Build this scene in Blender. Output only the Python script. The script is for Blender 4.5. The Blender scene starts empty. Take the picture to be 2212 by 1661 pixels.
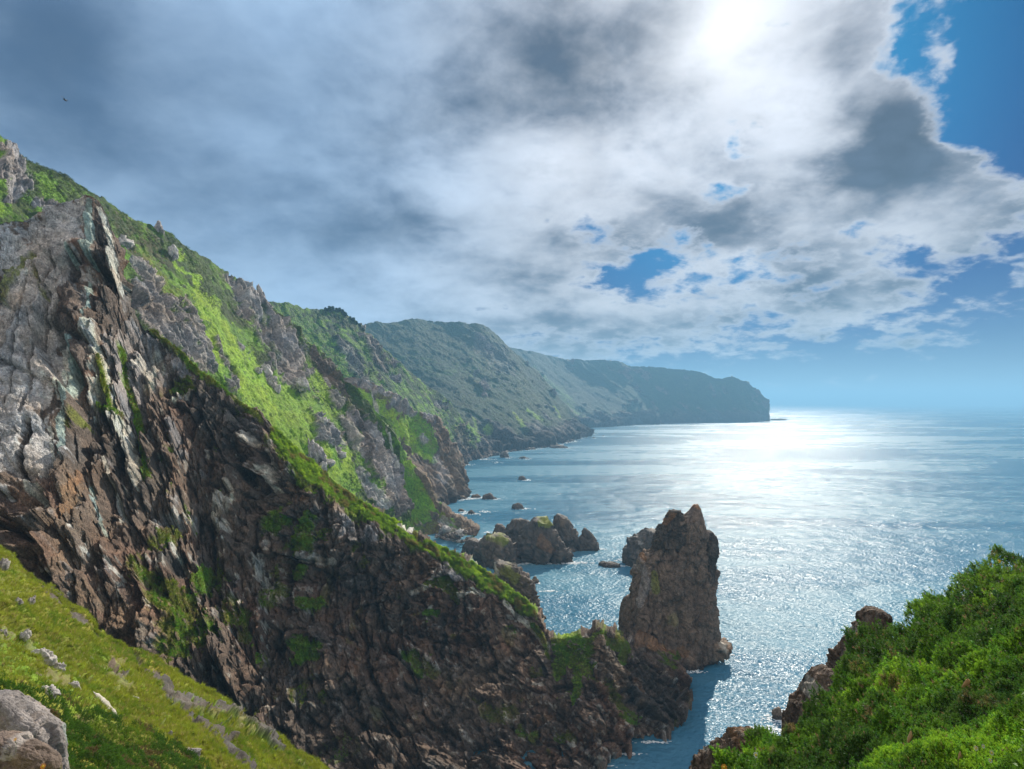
import bpy, math, random
import numpy as np

random.seed(7)
rng = np.random.default_rng(11)
scene = bpy.context.scene

# ------------------------------------------------------------------ camera
CAMH = 120.0          # height of the viewpoint above the sea
FOC = 1318.0          # focal length, in units of a 2212 unit wide frame
HZ = 870.0            # horizon row in that frame
cam_d = bpy.data.cameras.new("camera")
cam = bpy.data.objects.new("camera", cam_d)
scene.collection.objects.link(cam)
scene.camera = cam
cam.location = (0, 0, CAMH)
cam.rotation_euler = (math.radians(90), 0, 0)
cam_d.sensor_width = 36.0
cam_d.lens = 36.0 * FOC / 2212.0
cam_d.shift_y = (HZ - 830.5) / 2212.0
cam_d.clip_start = 0.1
cam_d.clip_end = 90000.0

# ------------------------------------------------------------------ sun direction
SUN_AZ = math.radians(22.5)                               # to the right of +Y
SUN_EL = math.radians(30.0)
sun_dir = np.array([math.sin(SUN_AZ) * math.cos(SUN_EL), math.cos(SUN_AZ) * math.cos(SUN_EL), math.sin(SUN_EL)])


# ------------------------------------------------------------------ node expressions
class E:
    """a float socket with arithmetic"""
    tree = None

    def __init__(self, s):
        self.s = s

    @staticmethod
    def m(op, *a, clamp=False):
        n = E.tree.nodes.new("ShaderNodeMath")
        n.operation = op
        n.use_clamp = clamp
        for i, x in enumerate(a):
            if isinstance(x, E):
                E.tree.links.new(x.s, n.inputs[i])
            else:
                n.inputs[i].default_value = float(x)
        return E(n.outputs[0])

    def __add__(s, o): return E.m('ADD', s, o)
    __radd__ = __add__
    def __sub__(s, o): return E.m('SUBTRACT', s, o)
    def __rsub__(s, o): return E.m('SUBTRACT', o, s)
    def __mul__(s, o): return E.m('MULTIPLY', s, o)
    __rmul__ = __mul__
    def __truediv__(s, o): return E.m('DIVIDE', s, o)
    def clamp(s): return E.m('ADD', s, 0, clamp=True)


def smooth(x, a, b):
    n = E.tree.nodes.new("ShaderNodeMapRange")
    n.interpolation_type = 'SMOOTHSTEP'
    E.tree.links.new(x.s, n.inputs['Value'])
    n.inputs['From Min'].default_value = a
    n.inputs['From Max'].default_value = b
    return E(n.outputs['Result'])


def nd(kind, **kw):
    n = E.tree.nodes.new(kind)
    for k, v in kw.items():
        if k.startswith('i_'):
            n.inputs[k[2:].replace('_', ' ')].default_value = v
        else:
            setattr(n, k, v)
    return n


def link(a, b):
    E.tree.links.new(a.s if isinstance(a, E) else a, b)


def mixc(fac, a, b, mode='MIX'):
    n = nd("ShaderNodeMix", data_type='RGBA', blend_type=mode)
    if isinstance(fac, E): link(fac, n.inputs[0])
    else: n.inputs[0].default_value = fac
    for i, x in ((6, a), (7, b)):
        if isinstance(x, (tuple, list)): n.inputs[i].default_value = (*x[:3], 1)
        else: link(x, n.inputs[i])
    return n.outputs[2]


def noise(vec, scale, detail=4, rough=0.5, dist=0.0, lac=2.0):
    n = nd("ShaderNodeTexNoise")
    n.inputs['Scale'].default_value = scale
    n.inputs['Detail'].default_value = detail
    n.inputs['Roughness'].default_value = rough
    n.inputs['Lacunarity'].default_value = lac
    n.inputs['Distortion'].default_value = dist
    if vec is not None: link(vec, n.inputs['Vector'])
    return E(n.outputs['Fac'])


# ------------------------------------------------------------------ world: Nishita sky with a cloud deck
SKY_STRENGTH = 0.10
world = bpy.data.worlds.new("World")
scene.world = world
world.use_nodes = True
E.tree = world.node_tree
world.node_tree.nodes.clear()
out = nd("ShaderNodeOutputWorld")
bg = nd("ShaderNodeBackground")
bg.inputs['Strength'].default_value = SKY_STRENGTH
link(bg.outputs[0], out.inputs[0])
sky = nd("ShaderNodeTexSky", sky_type='NISHITA', sun_disc=False)
sky.sun_elevation = SUN_EL
sky.sun_rotation = SUN_AZ
sky.air_density = 1.0
sky.dust_density = 0.6
sky.ozone_density = 3.0
tc = nd("ShaderNodeTexCoord")
nrm = nd("ShaderNodeVectorMath", operation='NORMALIZE')
link(tc.outputs['Generated'], nrm.inputs[0])
D = nrm.outputs[0]
sep = nd("ShaderNodeSeparateXYZ")
link(D, sep.inputs[0])
dx, dy, dz = (E(sep.outputs[i]) for i in range(3))
az = E.m('ARCTAN2', dx, dy) * (180 / math.pi)
el = E.m('ARCSINE', dz) * (180 / math.pi)
# cloud-layer coordinates: where the view line meets a high flat layer
inv = 1.0 / 1.0
hh = E.m('MAXIMUM', dz, 0.0) + 0.30
comb = nd("ShaderNodeCombineXYZ")
link(dx / hh, comb.inputs[0])
link(dy / hh, comb.inputs[1])
comb.inputs[2].default_value = 3.7
L = comb.outputs[0]
nA = noise(L, 1.1, 6, 0.55, 0.35)
nB = noise(L, 4.2, 6, 0.55, 0.15)
nC = noise(L, 0.55, 4, 0.5, 0.2)
nD = noise(L, 11.0, 6, 0.58, 0.2)
nE = noise(L, 3.1, 6, 0.55, 0.3)
nS = noise(D, 6.0, 5, 0.55, 0.3)
# warp the placed formations so that their edges billow
mp = nd("ShaderNodeMapping")
link(L, mp.inputs[0])
mp.inputs['Location'].default_value = (11.3, 4.1, 0.0)
waz = (noise(mp.outputs[0], 1.9, 6, 0.62) - 0.5) * 15.0 + az
wel = (nA - 0.5) * 9.0 + el


def ang(u, v):
    return (math.degrees(math.atan2(u - 1106, FOC)),
            math.degrees(math.atan2(HZ - v, math.hypot(FOC, u - 1106))))


def blob(u, v, ru, rv, amp, rot=0.0):
    """a soft formation of the sky at one direction, sizes in degrees"""
    a0, e0 = ang(u, v)
    k = 180 / math.pi / FOC
    ca = math.cos(math.radians(a0))
    ra = ru * k * ca * 1.0
    re = rv * k
    x = waz - a0
    y = wel - e0
    c, s = math.cos(math.radians(rot)), math.sin(math.radians(rot))
    xr = (x * c + y * s) * (1.0 / ra)
    yr = (y * c - x * s) * (1.0 / re)
    return E.m('EXPONENT', (xr * xr + yr * yr) * -1.0) * amp


# cover: what hides the blue
cov = nA * 0.7 + nB * 1.7 + nD * 2.2 + (noise(L, 26.0, 4, 0.6) - 0.5) * 0.8 - 1.70
for b in [(500, 330, 900, 420, 0.9), (300, 120, 700, 300, 0.5), (1250, 200, 420, 260, 0.6), (1900, 290, 150, 130, 0.9),
          (1700, 120, 220, 150, 0.45), (1900, 470, 330, 90, 0.45), (1880, 650, 300, 70, 0.40), (1400, 700, 300, 50, 0.42),
          (2120, 450, 150, 70, 0.6), (2030, 60, 50, 60, 0.3), (700, 640, 400, 120, 0.5),
          # openings
          (2190, 200, 130, 190, -1.7), (2080, 40, 70, 110, -0.5), (1370, 612, 85, 40, -0.9), (1320, 590, 40, 20, -0.5), (1275, 478, 65, 38, -1.0),
          (1385, 535, 60, 28, -0.9), (1490, 490, 55, 30, -0.8), (1625, 282, 44, 34, -1.1), (1600, 385, 55, 26, -0.8), (1430, 570, 60, 22, -0.7), (1830, 480, 60, 26, -0.7), (1900, 540, 60, 24, -0.7), (2060, 620, 90, 26, -0.8), (1640, 700, 70, 18, -0.6), (1590, 620, 80, 30, -0.7),
          (2130, 560, 80, 50, -0.6), (1960, 60, 50, 70, -0.9), (1900, 130, 40, 40, -0.5), (1760, 640, 60, 30, -0.2), (1700, 560, 80, 20, -0.4), (1450, 640, 40, 20, -0.4), (1960, 560, 60, 24, -0.4), (1980, 120, 40, 60, -0.5), (1700, 800, 900, 50, -0.75), (2150, 740, 260, 60, -0.6)]:
    cov = cov + blob(*b)
alpha = smooth(cov, 0.18, 0.90)
# body: how thick (dark) the cloud is
busy = smooth(az, -26.0, 4.0) * 0.62 + 0.38
th = (nC - 0.5) * 0.6 + (noise(L, 6.5, 5, 0.6) - 0.5) * 0.5 * busy + ((nB - 0.5) * 0.8 + (nE - 0.5) * 1.15 + (nD - 0.5) * 0.9) * busy + 0.12
for b in [(450, 200, 700, 330, 0.0), (700, 330, 500, 120, 0.06), (560, 60, 300, 120, 0.16), (20, 60, 160, 200, 0.25), (250, 420, 200, 60, -0.08), (1000, 560, 200, 40, -0.1), (1750, 200, 60, 60, -0.15), (1250, 110, 240, 130, 0.50), (1420, 60, 90, 60, 0.2), (1800, 100, 70, 40, 0.2), (1950, 330, 60, 40, 0.2), (1060, 240, 300, 120, 0.18), (1900, 290, 95, 80, 0.55), (1880, 250, 50, 30, 0.2), (1700, 560, 60, 24, 0.3), (1500, 420, 90, 30, 0.22), (1980, 600, 110, 30, 0.25), (1560, 700, 90, 16, 0.3), (2100, 480, 70, 30, 0.25), (300, 300, 500, 260, 0.12),
          (1850, 380, 80, 60, 0.35), (800, 510, 170, 60, 0.22), (1080, 580, 160, 40, 0.26), (1600, 480, 110, 50, 0.34),
          (1350, 722, 170, 24, 0.42), (1740, 640, 80, 34, 0.42), (1830, 728, 150, 20, 0.42), (40, 40, 260, 200, 0.12),
          (760, 420, 260, 100, 0.06),
          (1080, 390, 280, 70, -0.26), (1600, 160, 150, 200, -0.22), (1330, 330, 260, 130, -0.22), (650, 640, 260, 60, -0.16)]:
    th = th + blob(*b)
thick = (th + 0.12) * 1.35
dark = smooth(thick, -0.22, 1.1) * 0.94 * (smooth(cov, 0.40, 1.15) * 0.75 + 0.25)
# brightness round the sun
dt = nd("ShaderNodeVectorMath", operation='DOT_PRODUCT')
link(D, dt.inputs[0])
# glow put into the cloud colour, centred a little left of the sun lamp
_ga, _ge = (math.radians(x) for x in ang(1560, 60))
dt.inputs[1].default_value = (math.sin(_ga) * math.cos(_ge), math.cos(_ga) * math.cos(_ge), math.sin(_ge))
dev = (1.0 - E(dt.outputs['Value']))
glow = E.m('EXPONENT', dev * -22.0)
glow2 = E.m('EXPONENT', dev * -300.0)
G = 1.0 / SKY_STRENGTH
edge = (0.34 * G, 0.36 * G, 0.40 * G)
core = (0.028 * G, 0.045 * G, 0.075 * G)
cl = mixc(dark, edge, core)


def gain(c, f):
    n = nd("ShaderNodeVectorMath", operation='SCALE')
    link(c, n.inputs[0])
    link(f, n.inputs['Scale'])
    return n.outputs[0]


# small scale light and shade of the puffs
puff = (nD - 0.5) * 0.9 * busy + (nB - 0.5) * 0.35 + 1.0
cl = gain(cl, puff)
cl = mixc(smooth(az * -1.0, -8, 22) * 1.0, cl, mixc(1.0, cl, (0.80, 1.06, 1.32), 'MULTIPLY'))
# unseen clouds behind the camera, brightened to fill the shaded cliff faces
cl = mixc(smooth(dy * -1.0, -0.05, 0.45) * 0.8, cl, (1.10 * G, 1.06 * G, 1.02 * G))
cl = gain(cl, glow * 0.28 * (1.0 - dark) + 0.92)
cl = mixc(glow2 * 0.38 * (nE * 1.5 + 0.1), cl, (0.90 * G, 0.90 * G, 0.90 * G))
bl = nd("ShaderNodeGamma")
link(sky.outputs[0], bl.inputs[0])
bl.inputs[1].default_value = 1.0
blue = mixc(1.0, bl.outputs[0], (0.012, 0.120, 0.225), 'MULTIPLY')
blue = mixc(smooth(dev, 0.015, 0.10), blue, mixc(1.0, blue, (0.08, 0.34, 0.58), 'MULTIPLY'))
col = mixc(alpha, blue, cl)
col = mixc(E.m('EXPONENT', E.m('MAXIMUM', el, 0.0) * -0.28) * 0.88, col, (0.200 * G, 0.265 * G, 0.320 * G))
# below the horizon: sea haze colour
col = mixc(smooth(dz * -1.0, 0.0, 0.03), col, (0.10 * G, 0.17 * G, 0.24 * G))
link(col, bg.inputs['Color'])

# ------------------------------------------------------------------ sun lamp
sl = bpy.data.lights.new("sun", 'SUN')
sl.energy = 2.9
sl.angle = math.radians(0.6)
sl.color = (1.0, 0.93, 0.80)
so = bpy.data.objects.new("sun", sl)
scene.collection.objects.link(so)
from mathutils import Vector
so.rotation_euler = Vector(tuple(sun_dir)).to_track_quat('Z', 'Y').to_euler()

scene.view_settings.view_transform = 'Standard'
scene.view_settings.look = 'None'
scene.view_settings.gamma = 1.0
scene.view_settings.exposure = 1.1
scene.cycles.use_denoising = True
scene.cycles.max_bounces = 6
scene.cycles.volume_bounces = 0
scene.cycles.sample_clamp_indirect = 4.0

# ------------------------------------------------------------------ numeric noise
def _h(ix, iy, iz, seed):
    h = (ix.astype(np.uint32) * np.uint32(374761393) + iy.astype(np.uint32) * np.uint32(668265263)
         + iz.astype(np.uint32) * np.uint32(2147483647) + np.uint32((seed * 1274126177 + 12345) & 0xffffffff))
    h = (h ^ (h >> np.uint32(13))) * np.uint32(1274126177)
    h = (h ^ (h >> np.uint32(16))) * np.uint32(2246822519)
    return h ^ (h >> np.uint32(13))


def _f(h, k=0):
    h = (h + np.uint32((k * 2654435769) & 0xffffffff))
    h = (h ^ (h >> np.uint32(15))) * np.uint32(2246822519)
    h = h ^ (h >> np.uint32(13))
    return (h & np.uint32(0xffffff)).astype(np.float32) / 16777216.0


def vnoise(p, seed=0):
    """smooth value noise -1..1"""
    p = p.astype(np.float32)
    i = np.floor(p)
    f = p - i
    f = f * f * f * (f * (f * 6 - 15) + 10)
    i = i.astype(np.int64)
    r = 0
    for a in (0, 1):
        for b in (0, 1):
            for c in (0, 1):
                w = (f[:, 0] if a else 1 - f[:, 0]) * (f[:, 1] if b else 1 - f[:, 1]) * (f[:, 2] if c else 1 - f[:, 2])
                r = r + w * _f(_h(i[:, 0] + a, i[:, 1] + b, i[:, 2] + c, seed))
    return r * 2 - 1


def fbm(p, octv=4, seed=0, gain=0.5):
    r, a, t = 0, 1.0, 0
    for o in range(octv):
        r = r + a * vnoise(p * (2.03 ** o) + 17.3 * o, seed + o)
        t += a
        a *= gain
    return r / t * 1.4


def worley(p, seed=0):
    """F1, F2, cell id hash and offset to the nearest feature point"""
    p = p.astype(np.float32)
    i = np.floor(p).astype(np.int64)
    n = len(p)
    f1 = np.full(n, 9.0, np.float32)
    f2 = np.full(n, 9.0, np.float32)
    hid = np.zeros(n, np.uint32)
    off = np.zeros((n, 3), np.float32)
    for a in (-1, 0, 1):
        for b in (-1, 0, 1):
            for c in (-1, 0, 1):
                j = i + np.array([a, b, c])
                h = _h(j[:, 0], j[:, 1], j[:, 2], seed)
                q = j.astype(np.float32) + np.stack([_f(h, 1), _f(h, 2), _f(h, 3)], 1) * 0.9
                dv = p - q
                dd = np.einsum('ij,ij->i', dv, dv)
                m = dd < f1
                f2 = np.where(m, f1, np.minimum(f2, dd))
                hid = np.where(m, h, hid)
                off[m] = dv[m]
                f1 = np.where(m, dd, f1)
    return np.sqrt(f1), np.sqrt(f2), hid, off


def facet(p, seed=0, tilt=1.0):
    """chiselled blocks: each cell is a tilted plane; about -0.5..0.5; second value: crack 0..1"""
    f1, f2, h, off = worley(p, seed)
    nx, ny, nz = _f(h, 5) * 2 - 1, _f(h, 6) * 2 - 1, _f(h, 7) * 2 - 1
    v = (off[:, 0] * nx + off[:, 1] * ny + off[:, 2] * nz) * tilt + (_f(h, 8) - 0.5) * 0.45
    crack = np.clip(1 - (f2 - f1) / 0.12, 0, 1)
    return v, crack


def along(V, sdir, k):
    """stretch features along a fixed direction of the rock"""
    s_ = np.array(sdir, float); s_ /= np.linalg.norm(s_)
    return V - (V @ s_)[:, None] * s_ * (1 - k)


def sstep(x, a, b):
    t = np.clip((x - a) / (b - a), 0, 1)
    return t * t * (3 - 2 * t)


# ------------------------------------------------------------------ mesh helpers
def unproj(u, v, d):
    return np.stack([(u - 1106.0) / FOC * d, d, CAMH + (HZ - v) / FOC * d], -1)


def pt(u, v, d):
    return unproj(np.float64(u), np.float64(v), np.float64(d))


def mesh_obj(name, verts, faces, mat, tint=None, smooth_=True, parent=None, link_=True):
    """faces: (n,k) int array of equal-size polygons"""
    me = bpy.data.meshes.new(name)
    verts = np.ascontiguousarray(verts, np.float32)
    faces = np.ascontiguousarray(faces, np.int32)
    n, k = faces.shape
    me.vertices.add(len(verts))
    me.vertices.foreach_set('co', verts.ravel())
    me.loops.add(n * k)
    me.loops.foreach_set('vertex_index', faces.ravel())
    me.polygons.add(n)
    me.polygons.foreach_set('loop_start', np.arange(0, n * k, k, dtype=np.int32))
    me.polygons.foreach_set('loop_total', np.full(n, k, np.int32))
    me.update(calc_edges=True)
    me.polygons.foreach_set('use_smooth', np.full(n, bool(smooth_)))
    if tint is not None:
        at = me.color_attributes.new('tint', 'FLOAT_COLOR', 'POINT')
        t = np.ones((len(verts), 4), np.float32)
        t[:, :tint.shape[1]] = tint
        at.data.foreach_set('color', t.ravel())
    me.materials.append(mat)
    o = bpy.data.objects.new(name, me)
    if parent is not None: o.parent = parent
    if link_: scene.collection.objects.link(o)
    return o


def tag(o, label=None, cat=None, group=None, kind=None):
    if label: o['label'] = label
    if cat: o['category'] = cat
    if group: o['group'] = group
    if kind: o['kind'] = kind
    return o


def grid_faces(nr, nc, wrap=False):
    i = np.arange(nr - 1)[:, None]
    c = nc if wrap else nc - 1
    j = np.arange(c)[None, :]
    j2 = (j + 1) % nc
    return np.stack([i * nc + j + 0 * i, i * nc + j2, (i + 1) * nc + j2, (i + 1) * nc + j], -1).reshape(-1, 4)


# ------------------------------------------------------------------ materials
def new_mat(name):
    m = bpy.data.materials.new(name)
    m.use_nodes = True
    E.tree = m.node_tree
    m.node_tree.nodes.clear()
    o = nd("ShaderNodeOutputMaterial")
    p = nd("ShaderNodeBsdfPrincipled")
    link(p.outputs[0], o.inputs[0])
    return m, p, o


def tint_mat(name, scale, bump, rough=0.85, contrast=0.45, translucent=0.0, spec=0.25, fleck=0.0):
    """surface whose own colour is stored per point, with fine noise in colour and relief; scale is in 1/m"""
    m, p, o = new_mat(name)
    at = nd("ShaderNodeAttribute", attribute_name='tint')
    tcn = nd("ShaderNodeTexCoord")
    n1 = noise(tcn.outputs['Object'], scale, 6, 0.65)
    n2 = noise(tcn.outputs['Object'], scale * 5.3, 3, 0.6)
    n3 = noise(tcn.outputs['Object'], scale * 2.3, 4, 0.7, 0.4)
    f = E.m('MAXIMUM', (n1 - 0.5) * (contrast * 2.4) + (n2 - 0.5) * (contrast * 2.0) + smooth(n3, 0.55, 0.72) * contrast * 1.1 + (1.0 - contrast * 0.3), 0.15)
    vm = nd("ShaderNodeVectorMath", operation='SCALE')
    link(at.outputs['Color'], vm.inputs[0])
    link(f, vm.inputs['Scale'])
    if fleck:
        sp_ = nd("ShaderNodeSeparateColor")
        link(at.outputs['Color'], sp_.inputs[0])
        # only on rock, where green does not outweigh red
        rocky_ = smooth(E(sp_.outputs[0]) * 1.15 - E(sp_.outputs[1]), -0.01, 0.02)
        fl_ = smooth(noise(tcn.outputs['Object'], scale * 2.9, 5, 0.75), 0.58, 0.66) * smooth(noise(tcn.outputs['Object'], scale * 0.16, 4, 0.6), 0.42, 0.62)
        link(mixc(fl_ * rocky_ * fleck, vm.outputs[0], (0.50, 0.45, 0.36)), p.inputs['Base Color'])
    else:
        link(vm.outputs[0], p.inputs['Base Color'])
    p.inputs['Roughness'].default_value = rough
    p.inputs['Specular IOR Level'].default_value = spec
    if bump:
        vor = nd("ShaderNodeTexVoronoi", feature='DISTANCE_TO_EDGE')
        vor.inputs['Scale'].default_value = scale * 1.6
        mv = nd("ShaderNodeMapping")
        mv.inputs['Scale'].default_value = (1, 1, 0.45)
        mv.inputs['Rotation'].default_value = (0.2, 0.35, 0.4)
        link(tcn.outputs['Object'], mv.inputs[0])
        link(mv.outputs[0], vor.inputs['Vector'])
        b = nd("ShaderNodeBump")
        b.inputs['Strength'].default_value = 1.0
        b.inputs['Distance'].default_value = bump
        link(n1 + n2 * 0.4 + E.m('MINIMUM', E(vor.outputs['Distance']), 0.12) * 1.6, b.inputs['Height'])
        link(b.outputs[0], p.inputs['Normal'])
    if translucent:
        tr = nd("ShaderNodeBsdfTranslucent")
        link(vm.outputs[0], tr.inputs['Color'])
        mx = nd("ShaderNodeMixShader")
        mx.inputs[0].default_value = translucent
        link(p.outputs[0], mx.inputs[1])
        link(tr.outputs[0], mx.inputs[2])
        link(mx.outputs[0], o.inputs[0])
    return m


M_cliff = tint_mat('cliff_rock', 0.9, 0.8, contrast=0.85, fleck=0.75)
M_hill = tint_mat('hillside_cover', 0.45, 1.0, contrast=0.75, fleck=0.5)
M_far = tint_mat('mountain_cover', 0.10, 8.0, contrast=1.1)
M_rock = tint_mat('sea_rock', 1.1, 0.3, rough=0.7, contrast=0.5, spec=0.4)
M_stack = tint_mat('stack_rock', 0.5, 0.5, contrast=0.8, fleck=0.35)
M_soil = tint_mat('meadow_soil', 6.0, 0.04, contrast=0.5)
M_stone = tint_mat('boulder_stone', 9.0, 0.02, contrast=0.5)
M_leaf = tint_mat('gorse_leaf', 3.0, 0, rough=0.6, contrast=0.2, translucent=0.5, spec=0.3)
M_blade = tint_mat('grass_blade', 2.0, 0, rough=0.7, contrast=0.2, translucent=0.4)


def plain_mat(name, colr, rough=0.7):
    m, p, o = new_mat(name)
    t = nd("ShaderNodeTexCoord")
    n = noise(t.outputs['Object'], 60.0, 3)
    link(mixc(n, tuple(c * 0.75 for c in colr), tuple(min(1, c * 1.2) for c in colr)), p.inputs['Base Color'])
    p.inputs['Roughness'].default_value = rough
    return m


M_petal = plain_mat('white_petal', (0.75, 0.75, 0.70))
M_yellow = plain_mat('yellow_petal', (0.75, 0.50, 0.03))
M_orange = plain_mat('orange_petal', (0.80, 0.32, 0.02))
M_pink = plain_mat('pink_petal', (0.70, 0.55, 0.55))
M_stem = plain_mat('green_stem', (0.10, 0.16, 0.03))
M_dry = plain_mat('dry_stalk', (0.42, 0.24, 0.10))
M_bird = plain_mat('dark_feather', (0.03, 0.035, 0.045))
M_bark = plain_mat('pine_bark', (0.05, 0.04, 0.03))
M_foam = plain_mat('foam', (0.80, 0.84, 0.86), 0.9)

# ------------------------------------------------------------------ own colours of the land
C_ = {
    'dark': (0.175, 0.120, 0.086), 'darker': (0.100, 0.076, 0.060), 'red': (0.185, 0.105, 0.070), 'brown': (0.21, 0.145, 0.095),
    'grey': (0.31, 0.275, 0.26), 'slab': (0.50, 0.46, 0.43), 'pale': (0.66, 0.60, 0.50), 'mint': (0.36, 0.44, 0.39),
    'tooth': (0.17, 0.125, 0.10), 'moss': (0.20, 0.22, 0.018), 'grass': (0.15, 0.30, 0.014), 'bright': (0.29, 0.46, 0.018),
    'gorse': (0.17, 0.26, 0.014), 'heath': (0.10, 0.075, 0.03), 'scrub': (0.055, 0.085, 0.015), 'yellow': (0.27, 0.27, 0.03),
    'olive': (0.20, 0.21, 0.025), 'gravel': (0.105, 0.088, 0.080), 'orange': (0.30, 0.14, 0.05), 'deep': (0.035, 0.075, 0.015),
}
GREEN = {'moss', 'grass', 'bright', 'gorse', 'heath', 'scrub', 'yellow', 'olive', 'deep'}


def patches(u, v, specs, wob=1.0):
    """each patch is a polyline of (u, v, half-width); returns the class weight arrays in order"""
    q = np.stack([u / 26.0, v / 26.0, 0 * u + 3.1], 1)
    w1 = fbm(q, 4, 91, 0.6)
    w2 = fbm(q * 1.0 + 40, 4, 97, 0.6)
    w3 = fbm(q * 3.1 + 9, 4, 93, 0.65)
    res = []
    for s in specs:
        cls, pl = s[0], s[1]
        amt = s[2] if len(s) > 2 else 1.0
        rel = s[3] if len(s) > 3 else 0.0
        best = np.full(len(u), 9.0)
        ww = max(p[2] for p in pl)
        uu = u + w1 * ww * 0.55 * wob
        vv = v + w2 * ww * 0.55 * wob
        if len(pl) == 1: pl = [pl[0], pl[0]]
        for a, b in zip(pl[:-1], pl[1:]):
            ex, ey = b[0] - a[0], b[1] - a[1]
            l2 = ex * ex + ey * ey + 1e-6
            t = np.clip(((uu - a[0]) * ex + (vv - a[1]) * ey) / l2, 0, 1)
            dd = np.hypot(uu - a[0] - t * ex, vv - a[1] - t * ey)
            best = np.minimum(best, dd / (a[2] + (b[2] - a[2]) * t))
        res.append((cls, sstep(best + w3 * 0.45 * wob, 1.12, 0.78) * amt, rel * sstep(best, 1.25, 0.5)))
    return res


def blur(a, n, k=1):
    for _ in range(n):
        b = np.pad(a, [(k, k)] + [(0, 0)] * (a.ndim - 1), mode='edge')
        a = (b[:-2 * k] + 2 * b[k:-k] + b[2 * k:]) / 4
        b = np.pad(a, [(0, 0), (k, k)] + [(0, 0)] * (a.ndim - 2), mode='edge')
        a = (b[:, :-2 * k] + 2 * b[:, k:-k] + b[:, 2 * k:]) / 4
    return a


def loft_uvd(prof, step):
    """prof: profiles along the ridge, each a list of (u,v,d) from the crest down"""
    P = np.array(prof, float)
    S, T, _ = P.shape
    ls = np.hypot(np.diff(P[:, :, 0], axis=0), np.diff(P[:, :, 1], axis=0)).mean(1)
    lt = np.hypot(np.diff(P[:, :, 0], axis=1), np.diff(P[:, :, 1], axis=1)).mean(0)
    sp = np.concatenate([np.linspace(i, i + 1, max(2, int(l / step)), endpoint=False) for i, l in enumerate(ls)] + [[S - 1.0]])
    tp = np.concatenate([np.linspace(i, i + 1, max(2, int(l / step)), endpoint=False) for i, l in enumerate(lt)] + [[T - 1.0]])

    def interp(A, x):
        i = np.minimum(x.astype(int), A.shape[0] - 2)
        f = (x - i)[:, None, None]
        return A[i] * (1 - f) + A[i + 1] * f
    A = interp(P, sp)                       # s, T, 3
    A = interp(A.transpose(1, 0, 2), tp)    # t, s, 3
    return A, tp


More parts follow.
